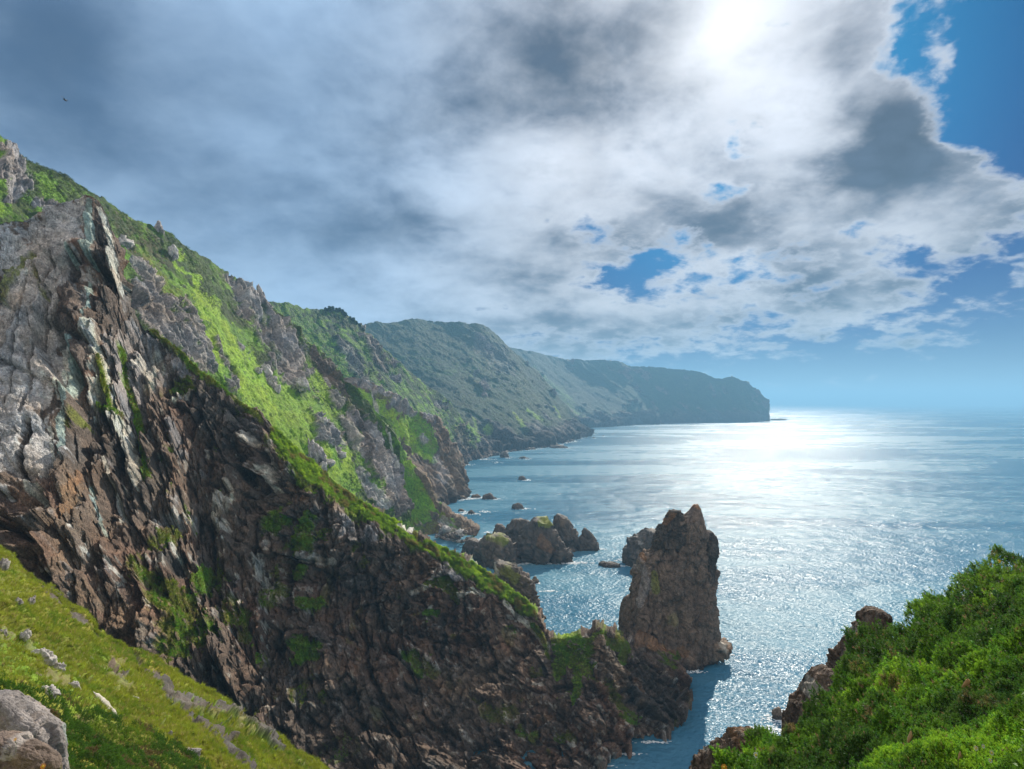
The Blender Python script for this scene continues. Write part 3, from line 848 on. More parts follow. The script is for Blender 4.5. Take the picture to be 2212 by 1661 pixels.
hill_spec = [
    ('scrub', [(60, 360, 20), (200, 430, 40), (300, 500, 40), (400, 560, 34), (470, 610, 24)], 0.8), ('heath', [(250, 470, 16), (350, 560, 30), (300, 540, 20)], 0.6),
    ('grass', [(80, 378, 12), (100, 400, 24), (130, 420, 14)], 0.9), ('grass', [(10, 440, 26), (-40, 400, 30)], 0.7),
    ('bright', [(0, 450, 14)], 0.6), ('grass', [(262, 540, 12), (275, 590, 16)], 0.9), ('scrub', [(280, 580, 20), (300, 600, 10)], 0.7),
    ('grass', [(330, 580, 16), (400, 660, 22), (440, 740, 18), (480, 800, 18)], 0.8),
    ('olive', [(300, 540, 8), (350, 610, 14), (400, 680, 14), (430, 740, 10)], 0.6),
    ('bright', [(380, 545, 10), (420, 620, 16), (460, 700, 26), (510, 780, 36), (560, 850, 50), (620, 900, 60), (680, 990, 50), (760, 1040, 30)], 0.9),
    ('grass', [(560, 800, 14), (620, 860, 26), (700, 880, 30)], 0.7), ('bright', [(680, 820, 24), (720, 860, 22), (690, 900, 20)], 0.8),
    ('grass', [(640, 1000, 20), (760, 1060, 30)], 0.6),
    ('grey', [(10, 320, 18), (20, 360, 34), (40, 390, 34), (20, 425, 14)]), ('grey', [(70, 440, 9), (105, 438, 14), (95, 460, 10)]),
    ('slab', [(265, 520, 7), (278, 532, 8)]), ('grey', [(290, 560, 8), (310, 590, 14), (330, 620, 16), (345, 650, 8)], 0.9),
    ('grey', [(290, 635, 24), (330, 660, 34), (370, 700, 34), (400, 740, 24), (430, 790, 16)], 0.95),
    ('pale', [(325, 588, 3), (345, 620, 4)], 0.9), ('grey', [(344, 490, 5), (352, 505, 5)]), ('grey', [(372, 540, 4), (376, 556, 6)]),
    ('grey', [(400, 640, 6), (410, 690, 8), (440, 760, 12), (458, 800, 10)], 0.9), ('grey', [(470, 735, 7), (490, 780, 10), (512, 830, 10)], 0.95),
    ('grey', [(500, 600, 12), (525, 630, 22), (550, 660, 28), (590, 710, 38), (620, 760, 40), (645, 810, 20)], 0.96),
    ('scrub', [(560, 665, 8), (575, 700, 8)], 0.8), ('scrub', [(640, 730, 8), (665, 760, 12), (680, 790, 10)], 0.8), ('scrub', [(605, 770, 8), (590, 740, 6)], 0.7),
    ('grey', [(575, 790, 8), (585, 815, 9), (595, 840, 5)], 0.9), ('grey', [(560, 802, 4)], 0.9), ('grey', [(625, 815, 16), (648, 830, 14)], 0.9), ('slab', [(640, 790, 8), (655, 775, 8)], 0.8),
    ('tooth', [(680, 765, 10), (700, 790, 22), (722, 820, 16), (738, 850, 6)], 0.9), ('slab', [(706, 815, 4), (712, 836, 3)]),
    ('grey', [(715, 855, 10), (728, 868, 14)], 0.9), ('brown', [(750, 860, 12), (770, 890, 14)], 0.6), ('scrub', [(760, 850, 14), (790, 890, 16), (815, 925, 12)], 0.85),
    ('bright', [(700, 905, 4), (720, 935, 5), (748, 965, 3)], 0.9), ('slab', [(690, 905, 3), (712, 935, 4), (745, 962, 3)], 0.8),  # thin light lines paint sunlit ridges into the rock colour
    ('grey', [(680, 905, 12), (695, 935, 20), (725, 950, 14), (735, 965, 6)], 0.96), ('slab', [(734, 905, 8), (762, 945, 14), (790, 975, 14)], 0.85),
    ('grey', [(760, 900, 12), (790, 930, 26), (820, 980, 32), (850, 1040, 30), (870, 1090, 24)], 0.98), ('slab', [(800, 930, 10), (830, 1000, 18), (850, 1060, 12)], 0.7),
    ('darker', [(775, 915, 9), (800, 950, 9), (795, 985, 8)], 0.7), ('darker', [(850, 1090, 16), (880, 1110, 14)], 0.6), ('grass', [(770, 975, 5), (785, 1000, 7)], 0.8),
    ('slab', [(780, 1010, 10), (800, 1050, 12), (830, 1090, 14)], 0.85), ('pale', [(835, 922, 3), (846, 960, 3), (858, 1010, 3)], 0.8),
    ('pale', [(762, 990, 3), (775, 1020, 4)], 0.8), ('slab', [(735, 985, 4)], 0.9), ('bright', [(745, 980, 12), (770, 1030, 10)], 0.6),
    ('scrub', [(835, 945, 6), (850, 980, 6)], 0.6), ('grey', [(690, 1000, 6), (700, 1010, 7)], 0.8), ('slab', [(672, 985, 8), (690, 990, 9)], 0.9),
]
hill_base = cover_base('grey', 'scrub', 'grass', 40.0, 0.5, 51)
hill_rock = rocky((20, 9, 4, 1.8), (5.0, 3.6, 1.7, 0.8), 60, 0.3, 0.55, (20, 6.0))
o, hillI = land('hillside', hill_prof, 1.8, hill_spec, hill_base, M_hill, hill_rock, crest=hill_crest, back=140, seed=2,
                bumpy=1, grass_bump=(0.9, 2.6), skirt=True)
tag(o, kind='structure', label='steep green hillside with grey crags behind the near cliff')

# ------------------------------------------------------------------ grassy rib and the promontory beyond
rib_prof = [
    [(780, 870, 585), (780, 950, 560), (780, 1050, 540), (790, 1150, 520)],
    [(830, 900, 590), (830, 970, 570), (835, 1060, 550), (840, 1180, 525)],
    [(858, 950, 592), (858, 1000, 578), (862, 1070, 558), (868, 1190, 530)],
    [(900, 1008, 595), (895, 1040, 585), (890, 1090, 570), (890, 1190, 535)],
    [(921, 1040, 596), (915, 1070, 588), (905, 1110, 572), (905, 1195, 535)],
    [(943, 1083, 590), (938, 1105, 580), (930, 1135, 565), (925, 1200, 535)],
    [(975, 1105, 585), (968, 1125, 575), (960, 1148, 562), (950, 1205, 525)],
    [(1010, 1130, 575), (1002, 1145, 566), (992, 1160, 556), (980, 1210, 510)],
    [(1046, 1158, 560), (1040, 1165, 545), (1030, 1172, 538), (1015, 1212, 500)],
]
rib_crest = [(780, 870), (830, 900), (845, 922), (858, 948), (880, 985), (900, 1008), (910, 1022), (921, 1040), (943, 1083), (960, 1092), (975, 1105), (1010, 1130), (1030, 1142), (1046, 1160)]
rib_spec = [('grass', [(850, 930, 14), (876, 1000, 16), (892, 1060, 20), (915, 1110, 20)], 0.9), ('bright', [(880, 1000, 12), (896, 1010, 8)], 0.9), ('bright', [(905, 1060, 16), (930, 1090, 14)], 0.5),
            ('moss', [(940, 1135, 18), (925, 1150, 20)], 0.7), ('brown', [(902, 1012, 7), (915, 1035, 7), (930, 1065, 7), (945, 1090, 6)], 0.95),
            ('dark', [(955, 1095, 8), (990, 1120, 14), (1030, 1150, 16)], 0.95), ('grey', [(960, 1130, 12), (985, 1160, 14), (1020, 1180, 16)], 0.8), ('brown', [(975, 1105, 5), (1010, 1130, 5)], 0.7),
            ('scrub', [(830, 905, 14), (850, 940, 10)], 0.8)]
o, ribI = land('hillside', rib_prof, 1.8, rib_spec, cover_base('tooth', 'grass', 'moss', 30.0, 0.0, 71), M_hill,
               rocky((14, 6, 3), (4, 2.2, 1.2), 80, 0.3, 0.6, (14, 3)), crest=rib_crest, back=70, seed=3, bumpy=1, grass_bump=(0.8, 2.6))
tag(o, kind='structure', label='grassy rib running down to the boulders of the cove')

prom_prof = [
    [(700, 790, 720), (710, 850, 700), (720, 950, 680), (730, 1080, 650)],
    [(766, 814, 730), (775, 870, 710), (785, 960, 690), (800, 1090, 650)],
    [(833, 841, 750), (838, 890, 735), (845, 970, 715), (860, 1090, 660)],
    [(876, 873, 770), (880, 905, 760), (885, 975, 735), (905, 1095, 665)],
    [(911, 895, 790), (912, 920, 780), (915, 985, 760), (935, 1095, 680)],
    [(948, 897, 815), (948, 930, 795), (950, 1000, 770), (965, 1090, 700)],
    [(959, 922, 822), (962, 950, 805), (966, 1010, 780), (980, 1085, 725)],
    [(980, 955, 830), (982, 980, 815), (985, 1020, 795), (995, 1078, 755)],
    [(997, 995, 835), (999, 1010, 825), (1002, 1035, 808), (1008, 1074, 772)],
    [(1013, 1035, 835), (1014, 1043, 825), (1016, 1053, 812), (1019, 1070, 785)],
]
prom_crest = [(700, 790), (752, 812), (766, 814), (806, 826), (833, 841), (852, 852), (876, 873), (900, 896), (911, 894), (930, 895), (948, 896), (954, 910), (960, 925), (968, 940), (974, 955), (984, 960), (990, 978), (997, 995), (1004, 1012), (1013, 1035)]
prom_spec = [('bright', [(780, 850, 16), (820, 880, 18), (850, 910, 22), (885, 935, 26), (905, 965, 18)], 0.95), ('grass', [(880, 900, 16), (915, 935, 22), (930, 970, 16)], 0.9),
             ('bright', [(905, 975, 7), (925, 988, 6), (943, 996, 4)], 0.9), ('moss', [(820, 850, 10), (860, 870, 8)], 0.7),
             ('grey', [(757, 820, 8), (780, 824, 10), (810, 838, 10), (835, 848, 8)], 0.95), ('grey', [(850, 865, 12), (880, 885, 14), (890, 893, 8)], 0.9), ('pale', [(806, 850, 3), (815, 880, 4), (820, 895, 3)], 0.9),
             ('grey', [(914, 897, 7), (940, 902, 11), (925, 905, 7)], 0.95), ('grey', [(915, 950, 10)], 0.9), ('tooth', [(812, 830, 9)], 0.6),
             ('brown', [(952, 905, 5), (957, 940, 9), (962, 980, 14), (975, 1020, 16), (990, 1050, 14)], 0.9), ('grey', [(945, 990, 10), (955, 1030, 14)], 0.7), ('scrub', [(840, 910, 10), (850, 950, 8)], 0.6)]
o, promI = land('hillside', prom_prof, 1.8, prom_spec, cover_base('dark', 'dark', 'scrub', 40.0, -0.35, 81, 34), M_hill,
                rocky((22, 9, 4), (7, 3.6, 1.8), 95, 0.25, 0.45, (18, 5)), crest=prom_crest, back=90, seed=4, bumpy=1, grass_bump=(0.9, 3.0))
tag(o, kind='structure', label='rocky promontory with a bright green bowl above the bay')

# ------------------------------------------------------------------ hills and mountains further along the coast
far1_prof = [
    [(430, 640, 880), (440, 780, 800), (450, 900, 760), (460, 1010, 720)],
    [(583, 653, 950), (600, 760, 880), (640, 850, 800), (650, 950, 780)],
    [(661, 665, 1020), (690, 760, 950), (720, 850, 860), (740, 950, 820)],
    [(712, 670, 1080), (760, 760, 1000), (800, 860, 920), (820, 960, 880)],
    [(776, 701, 1120), (820, 790, 1060), (870, 880, 980), (890, 980, 930)],
    [(811, 736, 1150), (855, 820, 1090), (905, 900, 1020), (930, 990, 990)],
    [(878, 798, 1180), (910, 860, 1130), (945, 930, 1080), (970, 1002, 1190)],
    [(956, 855, 1250), (970, 900, 1230), (985, 950, 1225), (1003, 1002, 1205)],
    [(985, 885, 1300), (1000, 920, 1290), (1015, 955, 1290), (1030, 994, 1280)],
    [(1030, 935, 1390), (1040, 955, 1385), (1052, 970, 1380), (1065, 985, 1370)],
    [(1062, 965, 1450), (1068, 972, 1445), (1074, 977, 1440), (1082, 982, 1410)],
]
far1_crest = [(430, 640), (583, 653), (610, 654), (661, 665), (690, 671), (712, 670), (735, 672), (755, 688), (776, 701), (787, 718), (800, 725), (811, 736), (843, 766), (878, 798), (916, 828), (956, 855), (972, 871), (985, 885), (1030, 935), (1062, 965)]
far1_spec = [('grass', [(600, 680, 30), (660, 710, 30), (700, 760, 26), (760, 800, 18)], 0.85), ('bright', [(665, 740, 12), (720, 780, 16), (760, 800, 12)], 0.55),
             ('grey', [(735, 740, 10), (760, 780, 18), (790, 810, 12)], 0.7), ('grey', [(795, 735, 10), (815, 770, 14), (830, 800, 8)], 0.85), ('scrub', [(700, 680, 6), (740, 690, 10), (775, 710, 9), (785, 725, 8)], 0.9),
             ('grass', [(850, 830, 14), (900, 880, 20), (940, 900, 16)], 0.5), ('grey', [(945, 870, 7), (960, 880, 8)], 0.8), ('dark', [(990, 930, 18), (1010, 970, 20), (1050, 980, 14)], 0.8),
             ('bright', [(1010, 920, 3), (1028, 935, 5), (1035, 950, 4)], 0.8)]
o, far1 = land('hills', far1_prof, 1.9, far1_spec, cover_base('grey', 'deep', 'grass', 60.0, 0.28, 111, 45), M_far,
               rocky((50, 20, 9), (13, 7, 3.5), 120, 0.35, 0.6, (45, 14)), crest=far1_crest, back=300, albedo=1.0, seed=5, bumpy=1, grass_bump=(2.0, 8.0))
tag(o, kind='structure', label='hazy green hill with small pines on its skyline')

mt_prof = [
    [(640, 710, 1900), (740, 800, 1750), (800, 900, 1600), (860, 1010, 1100)],
    [(782, 701, 2100), (850, 800, 1850), (930, 900, 1600), (980, 1000, 1200)],
    [(857, 696, 2200), (930, 790, 1900), (1000, 900, 1600), (1047, 988, 1320)],
    [(900, 688, 2280), (980, 790, 1950), (1050, 890, 1700), (1106, 974, 1500)],
    [(970, 695, 2300), (1040, 800, 2000), (1100, 890, 1780), (1168, 969, 1580)],
    [(1023, 697, 2330), (1080, 790, 2100), (1140, 880, 1880), (1200, 963, 1690)],
    [(1066, 717, 2380), (1120, 800, 2170), (1180, 890, 1950), (1225, 957, 1800)],
    [(1130, 775, 2420), (1160, 830, 2260), (1205, 900, 2100), (1245, 950, 1960)],
    [(1190, 835, 2430), (1210, 870, 2330), (1237, 915, 2200), (1262, 944, 2120)],
    [(1235, 885, 2430), (1245, 902, 2390), (1257, 925, 2320), (1272, 942, 2180)],
    [(1258, 918, 2420), (1264, 926, 2390), (1270, 934, 2350), (1276, 942, 2180)],
]
mt_crest = [(640, 710), (782, 702), (809, 697), (857, 696), (880, 690), (900, 688), (940, 693), (970, 695), (1023, 697), (1045, 702), (1058, 712), (1066, 718), (1080, 732), (1093, 743), (1110, 760), (1130, 776), (1160, 801), (1187, 832), (1210, 860), (1221, 871), (1235, 888), (1250, 903), (1258, 918)]
mt_spec = [('scrub', [(800, 710, 20), (870, 740, 34), (950, 730, 24)], 0.9), ('grass', [(870, 770, 18), (960, 800, 20), (1050, 780, 20)], 0.35), ('grey', [(1040, 740, 18), (1070, 770, 22), (1100, 800, 14)], 0.4),
           ('bright', [(1110, 895, 3), (1130, 920, 5), (1125, 910, 5)], 0.9), ('bright', [(1140, 885, 4), (1158, 900, 4), (1170, 908, 4)], 0.8), ('bright', [(1195, 880, 3), (1208, 900, 4)], 0.8), ('bright', [(1048, 925, 4), (1056, 940, 6)], 0.9),
           ('bright', [(1020, 900, 3), (1030, 930, 4)], 0.8), ('moss', [(1110, 900, 10)], 0.5), ('darker', [(1150, 940, 10), (1180, 950, 14), (1240, 925, 14), (1262, 930, 8)], 0.8)]
o, mtI = land('mountain', mt_prof, 1.9, mt_spec, cover_base('grey', 'deep', 'scrub', 110.0, 0.46, 131, 75), M_far,
              rocky((90, 38, 16), (26, 13, 6), 140, 0.35, 0.7, (85, 34)), crest=mt_crest, back=900, albedo=0.8, seed=6, bumpy=1, grass_bump=(3.0, 12.0))
tag(o, kind='structure', label='blue green hazy mountain dropping to the bay')

head_prof = [
    [(950, 735, 3500), (1000, 820, 3100), (1050, 900, 2900), (1100, 938, 2300)],
    [(1100, 750, 3600), (1160, 830, 3200), (1215, 890, 2950), (1265, 926, 2780)],
    [(1210, 773, 3750), (1260, 840, 3500), (1310, 890, 3250), (1350, 920, 3120)],
    [(1340, 780, 3900), (1370, 830, 3700), (1400, 880, 3550), (1430, 916, 3400)],
    [(1400, 792, 3950), (1420, 840, 3800), (1445, 885, 3650), (1470, 914, 3560)],
    [(1520, 805, 4000), (1525, 850, 3900), (1535, 890, 3800), (1550, 912, 3740)],
    [(1600, 815, 4050), (1602, 850, 4000), (1605, 885, 3950), (1612, 911, 3840)],
    [(1640, 850, 4080), (1642, 870, 4060), (1644, 890, 4030), (1650, 910, 3930)],
    [(1670, 885, 4100), (1672, 892, 4090), (1674, 900, 4080), (1679, 909, 4000)],
]
head_crest = [(950, 735), (1100, 749), (1150, 760), (1212, 773), (1230, 777), (1280, 776), (1330, 779), (1345, 783), (1358, 791), (1400, 792), (1480, 798), (1520, 805), (1545, 817), (1560, 819), (1570, 815), (1582, 814), (1600, 821), (1612, 824), (1625, 836), (1640, 846), (1650, 858), (1660, 864), (1668, 878), (1673, 890)]
o, headI = land('mountain', head_prof, 1.9, [('grass', [(1150, 800, 14), (1200, 850, 16), (1260, 900, 10)], 0.7), ('bright', [(1220, 870, 6), (1250, 900, 5)], 0.5)],
                cover_base('dark', 'deep', 'scrub', 160.0, 0.30, 151, 90), M_far,
                rocky((150, 60, 26), (34, 16, 8), 160, 0.0, 0.5, (140, 40)), crest=head_crest, back=1500, albedo=0.66, seed=7)
tag(o, kind='structure', label='long blue headland ending in a cliff at the horizon')

# ------------------------------------------------------------------ the sea
m, p, o_ = new_mat('sea_water')
t = nd("ShaderNodeTexCoord")
P_ = t.outputs['Object']
mpw = nd("ShaderNodeMapping")
mpw.inputs['Rotation'].default_value = (0, 0, math.radians(-22))
mpw.inputs['Scale'].default_value = (0.85, 1.0, 1.0)
link(P_, mpw.inputs[0])
w1 = noise(mpw.outputs[0], 0.50, 2, 0.5)
w2 = noise(mpw.outputs[0], 0.05, 4, 0.5)
w3 = noise(mpw.outputs[0], 1.5, 1, 0.5)
mps = nd("ShaderNodeMapping")
mps.inputs['Scale'].default_value = (0.4, 1.0, 1.0)
mps.inputs['Rotation'].default_value = (0, 0, math.radians(12))
link(P_, mps.inputs[0])
slick = noise(mps.outputs[0], 0.0038, 5, 0.6, 0.6)
slick2 = noise(mps.outputs[0], 0.02, 4, 0.6)
bmp = nd("ShaderNodeBump")
bmp.inputs['Strength'].default_value = 1.0
bmp.inputs['Distance'].default_value = 1.0
link(w1 * 0.92 + w2 * 3.6 + w3 * 0.24, bmp.inputs['Height'])
link(bmp.outputs[0], p.inputs['Normal'])
calm = smooth(slick + (slick2 - 0.5) * 0.35, 0.40, 0.62)
link(0.17 + calm * 0.15, p.inputs['Roughness'])
p.inputs['Specular IOR Level'].default_value = 0.095
link(mixc(calm, (0.035, 0.140, 0.225), (0.095, 0.230, 0.310)), p.inputs['Base Color'])  # pale base puts some of the silver sheen into the water colour
p.inputs['IOR'].default_value = 1.33
M_sea = m
sv = np.array([[-30000, -3000, 0], [42000, -3000, 0], [42000, 60000, 0], [-30000, 60000, 0]], float)
sea = mesh_obj('sea', sv, np.array([[0, 1, 2, 3]]), M_sea, smooth_=False)
tag(sea, kind='structure', label='glittering blue sea')


# ------------------------------------------------------------------ free-standing rocks
def ring_rock(name, rows, d, thick, seed, base, spec=(), mat=None, step=2.0, amps=None, expo=2.6, scale=None, sink=3.0, skew=0.0, lichen=0.3, flat=False, vst=0.5):
    """rows: (v, uL, uR) from the top down at depth d; thick: half depth in metres (or a list per row)"""
    rows = np.array(rows, float)
    v0, v1 = rows[0, 0], rows[-1, 0]
    k = d / FOC
    wpx = (rows[:, 2] - rows[:, 1]).max()
    nt = int(np.clip((v1 - v0) / step, 10, 260))
    na = int(np.clip(wpx * 2.6 / step, 24, 420))
    th = np.array(thick if hasattr(thick, '__len__') else [thick * (0.35 + 0.65 * (r[2] - r[1]) / wpx) for r in rows], float)
    vs = np.linspace(v0, v1, nt)
    uL, uR, tt = (np.interp(vs, rows[:, 0], x) for x in (rows[:, 1], rows[:, 2], th))
    z = CAMH + (HZ - vs) * k
    cx = ((uL + uR) / 2 - 1106) * k
    hw = np.maximum((uR - uL) / 2 * k, 0.02)
    # skirt below ground
    z = np.append(z, z[-1] - sink); cx = np.append(cx, cx[-1]); hw = np.append(hw, hw[-1] * 1.05); tt = np.append(tt, tt[-1] * 1.05); vs = np.append(vs, vs[-1])
    a = np.linspace(0, 2 * np.pi, na, endpoint=False)
    ca, sa = np.cos(a), np.sin(a)
    e = 2 / expo
    X = np.sign(ca) * np.abs(ca) ** e
    Y = np.sign(sa) * np.abs(sa) ** e
    G_ = np.stack([cx[:, None] + hw[:, None] * X, d + tt[:, None] * Y + 0 * cx[:, None], z[:, None] + 0 * X], -1)
    G_[:, :, 1] += (z[:, None] - z[-1]) * skew
    V = G_.reshape(-1, 3)
    gx = np.roll(G_, -1, 1) - np.roll(G_, 1, 1)
    gy = np.gradient(G_, axis=0)
    N = np.cross(gx, gy)
    N /= np.linalg.norm(N, axis=2, keepdims=True) + 1e-9
    c0 = np.stack([cx, np.full(len(cx), d), z], -1)
    if ((G_ - c0[:, None]) * N).sum() < 0: N = -N
    N[0] = N[0] * 0.5 + np.array([0, 0, 0.5])
    Nf = N.reshape(-1, 3)
    S = scale or max(hw.max(), tt.max())
    st = np.array([1, 1, vst])
    Q = rot(V, 1, 0.12)
    W = Q + S * 0.10 * np.stack([fbm(Q / S * 2, 3, seed), fbm(Q / S * 2 + 7, 3, seed + 1), fbm(Q / S * 2 + 15, 3, seed + 2)], 1)
    am = amps or (0.26, 0.22, 0.13, 0.06)
    disp = 0
    for i, (s, am_) in enumerate(zip((0.9, 0.4, 0.17, 0.075), am)):
        f, c = facet(W * st / (S * s), seed + 4 + i)
        disp = disp + (f * am_ - c * am_ * 0.25) * S
    taper = np.ones(G_.shape[:2])
    taper[:] = np.clip(hw[:, None] / (S * 0.9), 0.2, 1)
    disp = disp * taper.ravel()
    V = V + Nf * disp[:, None]
    # cap
    top = V[:na].mean(0) + np.array([0, 0, S * 0.02])
    V = np.concatenate([V, top[None]])
    u = np.concatenate([((G_[..., 0] / d) * FOC + 1106).ravel(), [0.0]])
    v = np.concatenate([np.repeat(vs, na), [v0]])
    n1 = fbm(V / (S * 0.6), 4, seed + 40)
    n2 = fbm(V / (S * 0.12), 4, seed + 41, 0.6)
    col_ = np.array(C_[base])[None] * (1 + 0.45 * n1 + 0.3 * n2)[:, None]
    w = sstep(n2 + n1 * 0.5, 0.25, 0.55)[:, None] * 0.7 * lichen * 2
    col_ = col_ * (1 - w) + np.array(C_['brown']) * w
    for cls, w, _r in patches(u, v, spec):
        col_ = col_ * (1 - w[:, None]) + np.array(C_[cls]) * w[:, None]
    # darker wet band by the water line
    if V[:, 2].min() < 0.5:
        wet = sstep(V[:, 2] + n2 * 0.8, 2.4, 1.2)[:, None] * 0.75
        col_ = col_ * (1 - wet) + np.array((0.03, 0.024, 0.02)) * wet
    quads = grid_faces(len(z), na, wrap=True)
    capq = np.stack([np.full(na, len(V) - 1), np.full(na, len(V) - 1), np.roll(np.arange(na), -1), np.arange(na)], 1)
    # build with triangles for the cap
    tri = np.concatenate([quads[:, [0, 1, 2]], quads[:, [0, 2, 3]], capq[:, 1:]])
    return mesh_obj(name, V, tri, mat or M_rock, np.clip(col_, 0.008, 0.8))


def seaD(v): return CAMH * FOC / (v - HZ)


stack_rows = [(1091, 1496, 1512), (1097, 1490, 1516), (1106, 1484, 1517), (1114, 1474, 1518), (1124, 1446, 1519), (1141, 1434, 1521), (1160, 1420, 1524), (1179, 1408, 1530),
              (1190, 1396, 1536), (1198, 1380, 1537), (1213, 1369, 1537), (1255, 1358, 1540), (1274, 1348, 1544), (1310, 1343, 1545), (1343, 1338, 1544), (1370, 1336, 1541), (1400, 1338, 1537), (1420, 1352, 1528), (1440, 1375, 1500)]
stack_rows = [(v_, l_ + 5, r_ - 3) for v_, l_, r_ in stack_rows]
o = ring_rock('sea_stack', stack_rows, 287, [2, 3, 5, 6, 7, 8, 8.5, 9, 9, 10, 10, 11, 11, 12, 13, 14, 15, 15, 14], 201, 'dark',
              [('orange', [(1490, 1092, 5), (1512, 1094, 5)], 0.8), ('orange', [(1455, 1106, 4), (1425, 1130, 5), (1385, 1190, 7), (1362, 1215, 6)], 0.75), ('orange', [(1345, 1260, 6), (1340, 1330, 5)], 0.5),
               ('grey', [(1375, 1210, 10), (1385, 1250, 12), (1372, 1290, 8)], 0.6), ('moss', [(1400, 1230, 8), (1405, 1260, 9)], 0.6), ('moss', [(1440, 1318, 14)], 0.35),
               ('orange', [(1400, 1385, 10), (1460, 1385, 12)], 0.5), ('brown', [(1450, 1320, 40)], 0.4)],
              M_stack, step=1.6, amps=(0.26, 0.20, 0.07, 0.03), scale=12, sink=30, expo=2.6, vst=0.35)
stack = o
ring_rock('summit', [(1103, 1447, 1468), (1108, 1442, 1470), (1120, 1434, 1474), (1140, 1424, 1480), (1165, 1412, 1485)], 284, 6, 221, 'darker', [('orange', [(1452, 1106, 6), (1430, 1125, 6)], 0.7)], M_cliff, step=1.5, sink=3, scale=7).parent = stack
ring_rock('shoulder', [(1148, 1528, 1538), (1155, 1522, 1544), (1175, 1520, 1549), (1195, 1518, 1551), (1215, 1520, 1543), (1240, 1518, 1540)], 283, 6, 231, 'darker', [], M_cliff, step=1.5, sink=3, scale=7).parent = stack
tag(o, 'tall dark fin shaped sea stack with rust topped crest at the end of the isthmus', 'sea stack')

rocks = [
    # name, rows, depth, thick, base, spec, label, category, group
    ('sea_rock', [(1111, 1204, 1212), (1118, 1198, 1224), (1135, 1196, 1234), (1155, 1192, 1248), (1172, 1188, 1252), (1182, 1186, 1250)], 500, 11, 'darker', [('brown', [(1212, 1125, 8)], 0.6)],
     'tallest blocky dark rock rising at the back of the islet group'),
    ('sea_rock', [(1120, 1112, 1130), (1124, 1104, 1146), (1134, 1098, 1150), (1150, 1090, 1150), (1180, 1080, 1160)], 510, 11, 'darker', [],
     'flat topped grey rock at the back left of the islet group'),
    ('sea_rock', [(1132, 1072, 1082), (1138, 1068, 1090), (1148, 1064, 1095), (1160, 1062, 1100)], 530, 6, 'darker', [], 'small pointed rock left of the flat topped islet rock'),
    ('sea_rock', [(1122, 1152, 1170), (1126, 1148, 1186), (1140, 1138, 1192), (1160, 1128, 1205), (1180, 1122, 1222), (1198, 1120, 1236), (1212, 1122, 1230)], 468, 16, 'darker',
     [('moss', [(1168, 1126, 8), (1185, 1130, 5)], 0.9), ('orange', [(1170, 1165, 14), (1190, 1180, 10)], 0.4)], 'largest rock of the islet group with a green patch on top'),
    ('sea_rock', [(1141, 1262, 1266), (1148, 1258, 1274), (1158, 1254, 1284), (1170, 1246, 1290), (1182, 1241, 1293)], 502, 8, 'darker', [], 'pointed dark rock at the seaward end of the islet group'),
    ('sea_rock', [(1155, 1052, 1080), (1160, 1044, 1096), (1172, 1036, 1108), (1190, 1030, 1118), (1206, 1028, 1122), (1220, 1030, 1120)], 455, 14, 'darker',
     [('moss', [(1056, 1159, 8), (1090, 1164, 9)], 0.9), ('brown', [(1070, 1190, 30)], 0.5)], 'rounded brown rock with a grassy cap in front of the islets'),
    ('sea_rock', [(1164, 1012, 1020), (1168, 1006, 1030), (1180, 1000, 1038), (1200, 996, 1044)], 480, 8, 'darker', [], 'low dark rock between the boulder beach and the grassy capped rock'),
    ('sea_rock', [(1213, 1072, 1086), (1219, 1066, 1104), (1230, 1066, 1126), (1250, 1072, 1144), (1275, 1085, 1156), (1300, 1100, 1164), (1340, 1120, 1180)], 300, 8, 'darker',
     [('moss', [(1090, 1222, 12), (1115, 1240, 12)], 0.6), ('slab', [(1068, 1215, 5), (1078, 1235, 4)], 0.8)], 'craggy knob just behind the gorse crest above the water'),
    ('sea_rock', [(1144, 1396, 1418), (1150, 1390, 1424), (1162, 1372, 1424), (1175, 1360, 1424), (1190, 1350, 1420), (1208, 1348, 1400)], 455, 12, 'darker', [('slab', [(1378, 1168, 5)], 0.6)],
     'dark jumbled rock half hidden behind the sea stack'),
    ('rock_ledge', [(1379, 1544, 1556), (1384, 1530, 1568), (1391, 1505, 1577), (1402, 1495, 1572), (1416, 1490, 1545), (1432, 1486, 1516), (1446, 1482, 1500)], 286, 9, 'brown',
     [('pale', [(1550, 1386, 8)], 0.6), ('orange', [(1565, 1390, 8)], 0.5)], 'low tan ledge jutting into the sea at the foot of the sea stack'),
]
for i, (nm, rw, d, th, bs, sp, lb) in enumerate(rocks):
    o = ring_rock(nm, rw, d, th, 300 + i * 17, bs, sp, step=1.9, sink=12, expo=2.4)
    tag(o, lb, 'rock', 'rocks of the islet group' if i < 6 else None)

